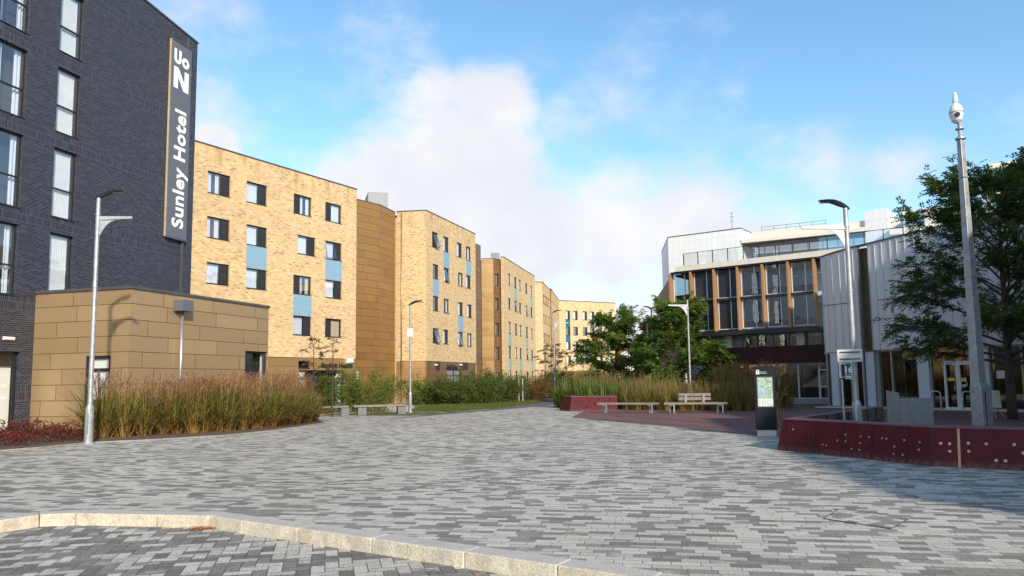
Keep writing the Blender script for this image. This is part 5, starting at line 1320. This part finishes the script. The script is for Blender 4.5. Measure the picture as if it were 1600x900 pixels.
# ---------------------------------------------------------------- lamps and posts
def street_lamp(p, H, label, head=(1,0), arm=None, sleeve=1.05, r=.06, double=False, plate=None):
    x, y = p; root = thing('street_lamp', (x,y,0), label, 'street lamp', 'street lamps')
    hd = Vector((*head,0)).normalized()
    b = MB(); b.tube([(x,y,sleeve),(x,y,H-.1)], [r,r*.82], 12); b.tube([(x,y,H*.62),(x,y,H*.62+.04)], r*1.12, 12); b.tube([(x,y,H-.62),(x,y,H-.56)], r*1.05, 12); b.build('pole', 'galvanised', root, smooth=False)
    b = MB(); b.tube([(x,y,0),(x,y,sleeve-.05),(x,y,sleeve+.06)], [r*1.65,r*1.6,r*1.02], 14); b.tube([(x,y,0),(x,y,.04)], r*2.6, 10); sl_ = b.build('base_sleeve', 'galvanised', root)
    b = MB(); b.box((x+.0,y-r*1.55,sleeve*.55), (r*1.1,.03,sleeve*.55)); b.build('hatch', 'alu', sl_)
    for sgn in ((1,-1) if double else (1,)):
        d = hd*sgn; n = Vector((-d.y, d.x, 0)); q = MB(); o = Vector((x,y,H-.12))
        prof = [(-.12,.0,.05,.07),(-.02,.06,.09,.11),(.15,.13,.12,.17),(.35,.20,.10,.20),(.55,.235,.06,.19),(.78,.24,.035,.12),(.84,.235,.012,.04)]
        ring = []
        for (a, z, t, wd) in prof:
            a *= .82; wd *= .85; c = o + d*a + Vector((0,0,z)); ring.append([c - n*wd*.8 + Vector((0,0,t*.15)), c - n*wd*.45 + Vector((0,0,t*.5)), c + n*wd*.45 + Vector((0,0,t*.5)), c + n*wd*.8 + Vector((0,0,t*.15)), c + n*wd*.5 - Vector((0,0,t*.5)), c - n*wd*.5 - Vector((0,0,t*.5))])
        base = 0; q.v = [tuple(v) for rg in ring for v in rg]
        for i in range(len(ring)-1):
            for k in range(6): q.f.append((i*6+k, i*6+(k+1)%6, (i+1)*6+(k+1)%6, (i+1)*6+k)); q.m.append(0)
        q.f.append(tuple(range(5,-1,-1))); q.m.append(0); q.f.append(tuple((len(ring)-1)*6+k for k in range(6))); q.m.append(0)
        hdo = q.build('lamp_head', 'lamp_black', root)
        q = MB(); c = o + d*.5 + Vector((0,0,.185)); q.face([c-d*.15-n*.1, c+d*.15-n*.08, c+d*.15+n*.08, c-d*.15+n*.1][::-1]); q.build('lens', 'lens', hdo)
    if arm:
        ad = Vector((*arm[0],0)).normalized(); L, z = arm[1], arm[2]; n = Vector((-ad.y,ad.x,0)); o = Vector((x,y,z)); q = MB()
        def bx(a0,a1,z0a,z1a,z0b,z1b,t=.035):
            q.hexa([o+ad*a0-n*t+Vector((0,0,z0a)), o+ad*a1-n*t+Vector((0,0,z0b)), o+ad*a1+n*t+Vector((0,0,z0b)), o+ad*a0+n*t+Vector((0,0,z0a))],
                   [o+ad*a0-n*t+Vector((0,0,z1a)), o+ad*a1-n*t+Vector((0,0,z1b)), o+ad*a1+n*t+Vector((0,0,z1b)), o+ad*a0+n*t+Vector((0,0,z1a))])
        bx(.0, L, -.02, .09, .03, .10)
        for i in range(8):
            t0, t1 = i/8, (i+1)/8
            f_ = lambda t: -.50*(1-t)**2.4-.02
            bx(.05+t0*.5, .05+t1*.5, f_(t0), -.021, f_(t1), -.021, .012)
        q.build('arm', 'galvanised', root)
    if plate:
        q = MB(); q.box((x,y-.08,plate), (.30,.012,.42)); po = q.build('notice_plate', 'cream_board', root)
        text('i', .2, 'black_text', po, (x-.05,y-.09,plate-.1), (1,0,0), (0,0,1), ext=.004, name='symbol')
    return root
pl = Vector(G(138,694))
street_lamp(tuple(pl), 7.15, 'tall steel street lamp with side arm between the red groundcover and tall grass', (1,.1), ((1,.1),.95,6.42), 1.05, .07)
pm = Vector(G(641,645)); street_lamp(tuple(pm), 5.9, 'steel street lamp with a small notice plate at the left bench', (1,-.1), None, 1.05, .06, plate=4.6-.3)
pc = Vector((9.55,40.2)); street_lamp(tuple(pc), 6.0, 'steel street lamp with side arm rising behind the bench with a backrest', (-.2,-1), ((-1,0),1.05,5.55), 1.0, .055)
pr = Vector((8.85,19.3)); street_lamp(tuple(pr), 6.15, 'steel street lamp carrying road signs inside the maroon seating walls', (-1,.1), ((-1,.1),1.15,5.5), .95, .072)
pf = Vector((3.35,60.)); street_lamp(tuple(pf), 7.2, 'distant slim street lamp on the road before the last block', (1,0), ((1,0),1.2,6.2), 1., .07)
pd = Vector((11.3,60.)); street_lamp(tuple(pd), 7.4, 'distant double headed street lamp in the gap between the trees', (1,0), None, 1., .07, double=True)

# signs on the right lamp
def at_depth(px, py, Y):
    d = dirpx(px, py); t = Y/d.y; return Vector((d.x*t, Y, EYE+d.z*t))
rs = thing('road_sign', at_depth(1327,557,19.2), 'grey back of a wide road sign clamped to the street lamp with the green sign', 'sign', 'signs on the right lamp')
a, c = at_depth(1307,545.5,19.15), at_depth(1347,566,19.15)
b = MB(); b.hexa([(a.x,19.12,c.z),(c.x,19.12,c.z+.02),(c.x,19.135,c.z+.02),(a.x,19.135,c.z)], [(a.x,19.12,a.z-.02),(c.x,19.12,a.z),(c.x,19.135,a.z),(a.x,19.135,a.z-.02)]); b.build('plate', 'white_frame', rs)
b = MB()
for z in (a.z-.08, c.z+.09): b.box(((a.x+c.x)/2,19.1,z), (.52,.03,.022))
b.build('bracket', 'lamp_black', rs)
r2 = thing('road_sign', at_depth(1318,578,19.1), 'small grey sign back below the wide sign on the lamp', 'sign', 'signs on the right lamp')
a, c = at_depth(1311,567,19.1), at_depth(1321.5,590.5,19.1); b = MB(); b.box(((a.x+c.x)/2,19.12,(a.z+c.z)/2), (c.x-a.x,.015,a.z-c.z)); b.build('plate', 'white_frame', r2)
b = MB(); b.box(((a.x+c.x)/2+.02,19.085,(a.z+c.z)/2), (c.x-a.x-.06,.05,a.z-c.z-.07)); b.build('housing', 'lamp_black', r2)
r3 = thing('parking_sign', at_depth(1327,579,19.0), 'green number sign with white figures on the right street lamp', 'sign', 'signs on the right lamp')
a, c = at_depth(1320.8,566.5,19.0), at_depth(1332.8,592,19.0); b = MB(); cx_, cz_ = (a.x+c.x)/2, (a.z+c.z)/2; wd, ht = c.x-a.x, a.z-c.z
b.box((cx_,19.05,cz_), (wd,.015,ht)); b.build('plate', 'sign_green', r3)
b = MB()
for q in ((0,ht/2-.006,wd,.012),(0,-ht/2+.006,wd,.012),(0,-ht*.25,wd,.012)): b.box((cx_+q[0],19.040,cz_+q[1]), (q[2],.004,q[3]))
for s_ in (-1,1): b.box((cx_+s_*(wd/2-.005),19.040,cz_), (.01,.004,ht-.024))
b.box((cx_,19.040,cz_-ht*.37), (wd*.7,.004,.03)); b.build('border', 'lettering', r3)
text('16', .22, 'lettering', r3, (cx_-.115,19.038,cz_-.05), (1,0,0), (0,0,1), ext=.003, off=.004)
b = MB(); b.tube([(cx_-.13,19.15,0),(cx_-.13,19.15,c.z)], .028, 8); b.build('post', 'galvanised', r2)

# CCTV post
tp_ = Vector(at_depth(1534,668,18.2)); cx0, cy0 = tp_.x, 18.2
cc_ = thing('cctv_post', (cx0,cy0,0), 'tall galvanised square post with a white dome camera on top', 'camera post')
def sq(mb, z0, z1, w0, w1, ox0=0., ox1=0., rz=.3):
    A_ = []
    for z, w_, ox in ((z0,w0,ox0),(z1,w1,ox1)):
        A_.append([(cx0+ox+w_*(cos(rz)*a-sin(rz)*b_), cy0+w_*(sin(rz)*a+cos(rz)*b_), z) for a, b_ in ((-1,-1),(1,-1),(1,1),(-1,1))])
    mb.hexa(A_[0], A_[1])
ztop = at_depth(1496,218,18.2).z; zbase = at_depth(1528,598,18.2).z; zcam = at_depth(1490,178,18.2).z
b = MB(); sq(b, zbase, ztop, .118, .062); sq(b, 0, zbase-.12, .165, .16, .035, .035); sq(b, zbase-.12, zbase+.02, .16, .12, .035, 0.)
for z in (zbase+2.6, zbase+5.1): sq(b, z, z+.03, .118-.0075*(z-zbase)+.012, .118-.0075*(z-zbase)+.012)
b.build('post', 'galvanised', cc_, bevel=.01)
b = MB(); sq(b, .1, zbase-.2, .008, .008, .03, .03, 0); 
for v in range(len(b.v)): x_, y_, z_ = b.v[v]; b.v[v] = (x_, y_-.178, z_)
b.build('door_joint', 'joint_dark', cc_)
b = MB(); b.tube([(cx0,cy0,ztop),(cx0,cy0,ztop+.04)], .12, 16); b.tube([(cx0,cy0,ztop+.26),(cx0,cy0,ztop+.29)], .10, 16); b.tube([(cx0,cy0,ztop),(cx0,cy0,zcam-.15)], .045, 10); b.build('flange', 'galvanised', cc_)
b = MB(); zz = [(-.24,.06),(-.18,.12),(-.05,.155),(.02,.165),(.10,.16),(.20,.12),(.27,.06),(.30,.05),(.31,.07),(.40,.06),(.52,.045),(.56,.02)]
b.tube([(cx0-.06,cy0,zcam+z) for z, r in zz], [r for z, r in zz], 18); cm = b.build('camera_dome', 'white_plastic', cc_, smooth=False)
b = MB(); b.tube([(cx0-.12,cy0-.13,zcam-.06),(cx0-.125,cy0-.165,zcam-.07)], .06, 12); b.build('lens', 'lamp_black', cm)
b = MB(); b.tube([(cx0-.06,cy0,zcam+.018),(cx0-.06,cy0,zcam+.03)], .170, 18); b.build('seam', 'lamp_black', cm)

# map totem
MS = Seg(G(1183,681.5), G(1211,683.5)); MS = Seg(MS.P0, MS.P0 + Vector((.53,-.10)))
mt = thing('map_totem', MS.p(.26,0,0), 'navy freestanding map totem with a campus map panel', 'sign')
b = MB(); b.sbox(MS, .03, MS.L-.02, -.19, -.03, 0, .17); b.build('base', 'concrete_pale', mt)
b = MB(); b.sbox(MS, 0, MS.L, -.22, 0, .17, 1.93); b.build('body', 'sign_navy', mt, bevel=.006)
b = MB(); b.sbox(MS, .04, MS.L-.045, .002, .012, .78, 1.66); pn_ = b.build('panel_frame', 'black_text', mt)
b = MB(); b.sbox(MS, .065, MS.L-.075, .013, .018, 1.03, 1.62); b.build('map', 'map_green', pn_)
b = MB(); b.sbox(MS, .065, MS.L-.075, .013, .018, .82, 1.03); b.build('legend', 'poster_white', pn_)
b = MB()
path = [(.27,1.62),(.28,1.57),(.31,1.53),(.36,1.51),(.42,1.49),(.455,1.485)]
def ribbon(mb, path, w_, d):
    for (a, z), (c, e) in zip(path, path[1:]): 
        mb.face([MS.p(a,d,z-w_), MS.p(c,d,e-w_), MS.p(c,d,e+w_), MS.p(a,d,z+w_)])
ribbon(b, path, .007, .020); ribbon(b, [(.36,1.51),(.355,1.44),(.34,1.40),(.335,1.3),(.34,1.24)], .004, .0203)
rr = random.Random(5)
for k in range(26):
    u, z = rr.uniform(.10,.44), rr.uniform(1.12,1.36); b.sbox(MS, u, u+rr.uniform(.008,.022), .018, .0205, z, z+rr.uniform(.01,.03))
for k in range(5):
    for j_ in range(8): b.sbox(MS, .085+k*.075, .085+k*.075+rr.uniform(.02,.05), .018, .0195, .845+j_*.021, .851+j_*.021)
b.build('map_marks', 'black_text', pn_)
b = MB(); b.face([MS.p(.08,.0192,1.14), MS.p(.26,.0192,1.12), MS.p(.24,.0192,1.36), MS.p(.10,.0192,1.42)]); b.build('map_water', 'map_blue', pn_)
b = MB()
def nf(x, y): return MS.p(.045+x*.085, .004, 1.79-y*.085)
for q in ([(0,0),(.3,0),(.3,1),(0,1)], [(.7,0),(1,0),(1,1),(.7,1)]): b.face([nf(*p) for p in q][::-1])
b.face([MS.p(.045+x*.085,.0045,1.79-y*.085) for x, y in [(0,0),(.3,0),(1,1),(.7,1)]][::-1])
for q in ([(0,-.5),(.14,-.5),(.14,-.1),(0,-.1)], [(.32,-.5),(.46,-.5),(.46,-.1),(.32,-.1)], [(.14,-.24),(.32,-.24),(.32,-.1),(.14,-.1)], [(.54,-.5),(1,-.5),(1,-.36),(.54,-.36)], [(.54,-.24),(1,-.24),(1,-.1),(.54,-.1)], [(.54,-.36),(.66,-.36),(.66,-.24),(.54,-.24)], [(.88,-.36),(1,-.36),(1,-.24),(.88,-.24)]): b.face([nf(*p) for p in q][::-1])
b.build('logo', 'lettering', mt)
TM = Vector((MS.t.x,MS.t.y,0))
text('University of', .035, 'lettering', mt, MS.p(.14,.003,1.765), TM, (0,0,1), ext=.001)
text('Northampton', .035, 'lettering', mt, MS.p(.14,.003,1.728), TM, (0,0,1), ext=.001)

# concrete screen slabs on the plaza
cs = thing('concrete_screen', (*at_depth(1420,650,23.0)[:2],0), 'grey concrete screen of a tall end slab and a lower panel', 'screen')
a = at_depth(1387,612,23.6); c = at_depth(1405,612,22.6); e = at_depth(1457,622,22.6)
b = MB(); b.hexa([(a.x,a.y,0),(c.x,c.y,0),(c.x,c.y+.12,0),(a.x,a.y+.12,0)], [(a.x,a.y,a.z+.04),(c.x,c.y,a.z-.02),(c.x,c.y+.12,a.z-.02),(a.x,a.y+.12,a.z+.04)]); b.build('end_slab', 'concrete', cs, bevel=.01)
b = MB(); b.hexa([(c.x+.005,c.y,0),(e.x,e.y,0),(e.x,e.y+.12,0),(c.x+.005,c.y+.12,0)], [(c.x+.005,c.y,e.z),(e.x,e.y,e.z),(e.x,e.y+.12,e.z),(c.x+.005,c.y+.12,e.z)]); b.build('panel', 'concrete', cs, bevel=.01)

# cycle hoops, A-board
def hoop(px, Y, label):
    a = at_depth(px, 640, Y); root = thing('cycle_hoop', (a.x,Y,0), label, 'cycle stand', 'cycle hoops by the glass doors'); n = 8; r = .12; w_ = .38; h = .92
    pts = [(a.x,Y,0)]+[(a.x+r-r*cos(pi/2*i/4),Y,h-r+r*sin(pi/2*i/4)) for i in range(5)]+[(a.x+w_-r+r*sin(pi/2*i/4),Y-.1,h-r+r*cos(pi/2*i/4)) for i in range(5)]+[(a.x+w_,Y-.1,0)]
    b = MB(); b.tube(pts, .028, 8); b.build('tube', 'white_frame', root, smooth=True)
hoop(1455.5, 33.2, 'white cycle hoop left of the glass double door'); hoop(1505.5, 31.8, 'white cycle hoop in front of the glass double door')
ab = thing('a_board', (*at_depth(1555,648,28.5)[:2],0), 'blank white notice board on an orange timber easel under the tree', 'sign')
a, c = at_depth(1541,609.5,28.5), at_depth(1565.5,636.5,28.5)
b = MB(); b.hexa([(a.x,28.5,c.z),(c.x,28.5,c.z-.02),(c.x,28.53,c.z-.02),(a.x,28.53,c.z)], [(a.x,28.58,a.z),(c.x,28.58,a.z-.02),(c.x,28.61,a.z-.02),(a.x,28.61,a.z)]); b.build('board', 'cream_board', ab)
for dx in (-.02, .32):
    b = MB(); b.tube([(a.x+.25,28.6,c.z+.1),(a.x+.3+dx,28.45,0)], .025, 5); b.build('leg', 'wood_leg', ab)
# tree guard / small things in the distance
sg2 = thing('shelter_sign', (*at_depth(998,592,56)[:2],0), 'grey framed sign board with two legs beyond the grasses', 'sign')
a, c = at_depth(990,566,56), at_depth(1005,570,56)
b = MB(); b.box(((a.x+c.x)/2,56,(a.z+c.z)/2), (c.x-a.x,.06,.28)); b.build('board', 'concrete_pale', sg2)
for x in (a.x+.03, (a.x+c.x)/2+.05): b = MB(); b.box((x,56,a.z/2-.05), (.06,.06,a.z-.1)); b.build('leg', 'alu', sg2)
b = MB(); b.box((a.x+.75,56.3,(a.z-.3)/2), (1.25,.05,a.z-.35)); b.build('back_panel', 'lamp_black', sg2)
ys = thing('warning_sign', (*at_depth(1013,565,57)[:2],0), 'small yellow notice on a white post between the trees', 'sign')
a = at_depth(1013,565,57); b = MB(); b.box((a.x,56.93,a.z), (.24,.02,.28)); b.build('plate', 'yellow', ys); b = MB(); b.tube([(a.x,57,0),(a.x,57,a.z+3.5)], .06, 8); b.build('post', 'white_frame', ys)
for i, (px, py) in enumerate(((811,606),(817,608))):
    a = Vector(G(px, 628)); t_ = thing('marker_post', (a.x,a.y,0), ['left of two slim white posts at the hedge end','right of two slim white posts at the hedge end'][i], 'post', 'white posts at the hedge end')
    b = MB(); b.tube([(a.x,a.y,0),(a.x,a.y,1.75)], .03, 6); b.tube([(a.x,a.y,1.75),(a.x,a.y,1.8)], .035, 6); b.build('shaft', 'white_frame', t_)

# recessed access cover in the paving, infilled with blocks laid the other way
cq = [Vector(G(x, y)) for x, y in ((1287,811),(1392,827),(1421,811),(1312,796))]
cv = thing('access_cover', (*cq[0],0), 'recessed access cover filled with angled paving blocks in the plaza', 'access cover')
b = MB(); b.face([(*p,.006) for p in cq]); b.build('block_infill', 'cover_paving', cv)
b = MB()
for i in range(4):
    p, q = cq[i], cq[(i+1)%4]; d = (q-p).normalized(); n_ = Vector((-d.y,d.x))*.007
    b.face([(*(p-n_),.009),(*(q-n_),.009),(*(q+n_),.009),(*(p+n_),.009)])
b.build('rim', 'coping', cv)
# fallen leaves by the kerb
P = []
for k in range(900):
    e_ = rp.randrange(1, len(E)-1); q = E[e_].lerp(E[e_+1], rp.random()); P.append((q.x+rp.gauss(.1,.5), q.y-abs(rp.gauss(0,.35)), .008))
for k in range(350):
    P.append((rp.uniform(-11,8), rp.uniform(8,34), .008))
P = [q for q in P if q[1] > 7.5]
cl = Vector(G(322, 826, -.13))
for k in range(420):
    P.append((cl.x+rp.gauss(0,.11), cl.y+rp.gauss(-.02,.035), -.127+rp.random()*.02))
for k in range(60):
    q = Vector(KFx[rp.randrange(3, 10)]).lerp(Vector(KFx[rp.randrange(3, 10)]), 0); P.append((q.x+rp.uniform(-.5,.5), q.y-rp.uniform(.03,.35), -.126))
P = np.array(P); V, F = leaf_quads(P, rng.normal(0,1,P.shape)*np.array([1,1,.25]), rng.normal(0,.4,P.shape)+np.array([0,0,1.]), rng.uniform(.012,.035,len(P)), rng.uniform(.008,.02,len(P)))
tag(mk('fallen_leaves', V, F, None, 'litter', uvs=np.zeros((len(F)*4,2))), 'brown fallen leaves gathered at the foot of the kerb', 'leaves', kind='stuff')
print('objects', len(bpy.data.objects))
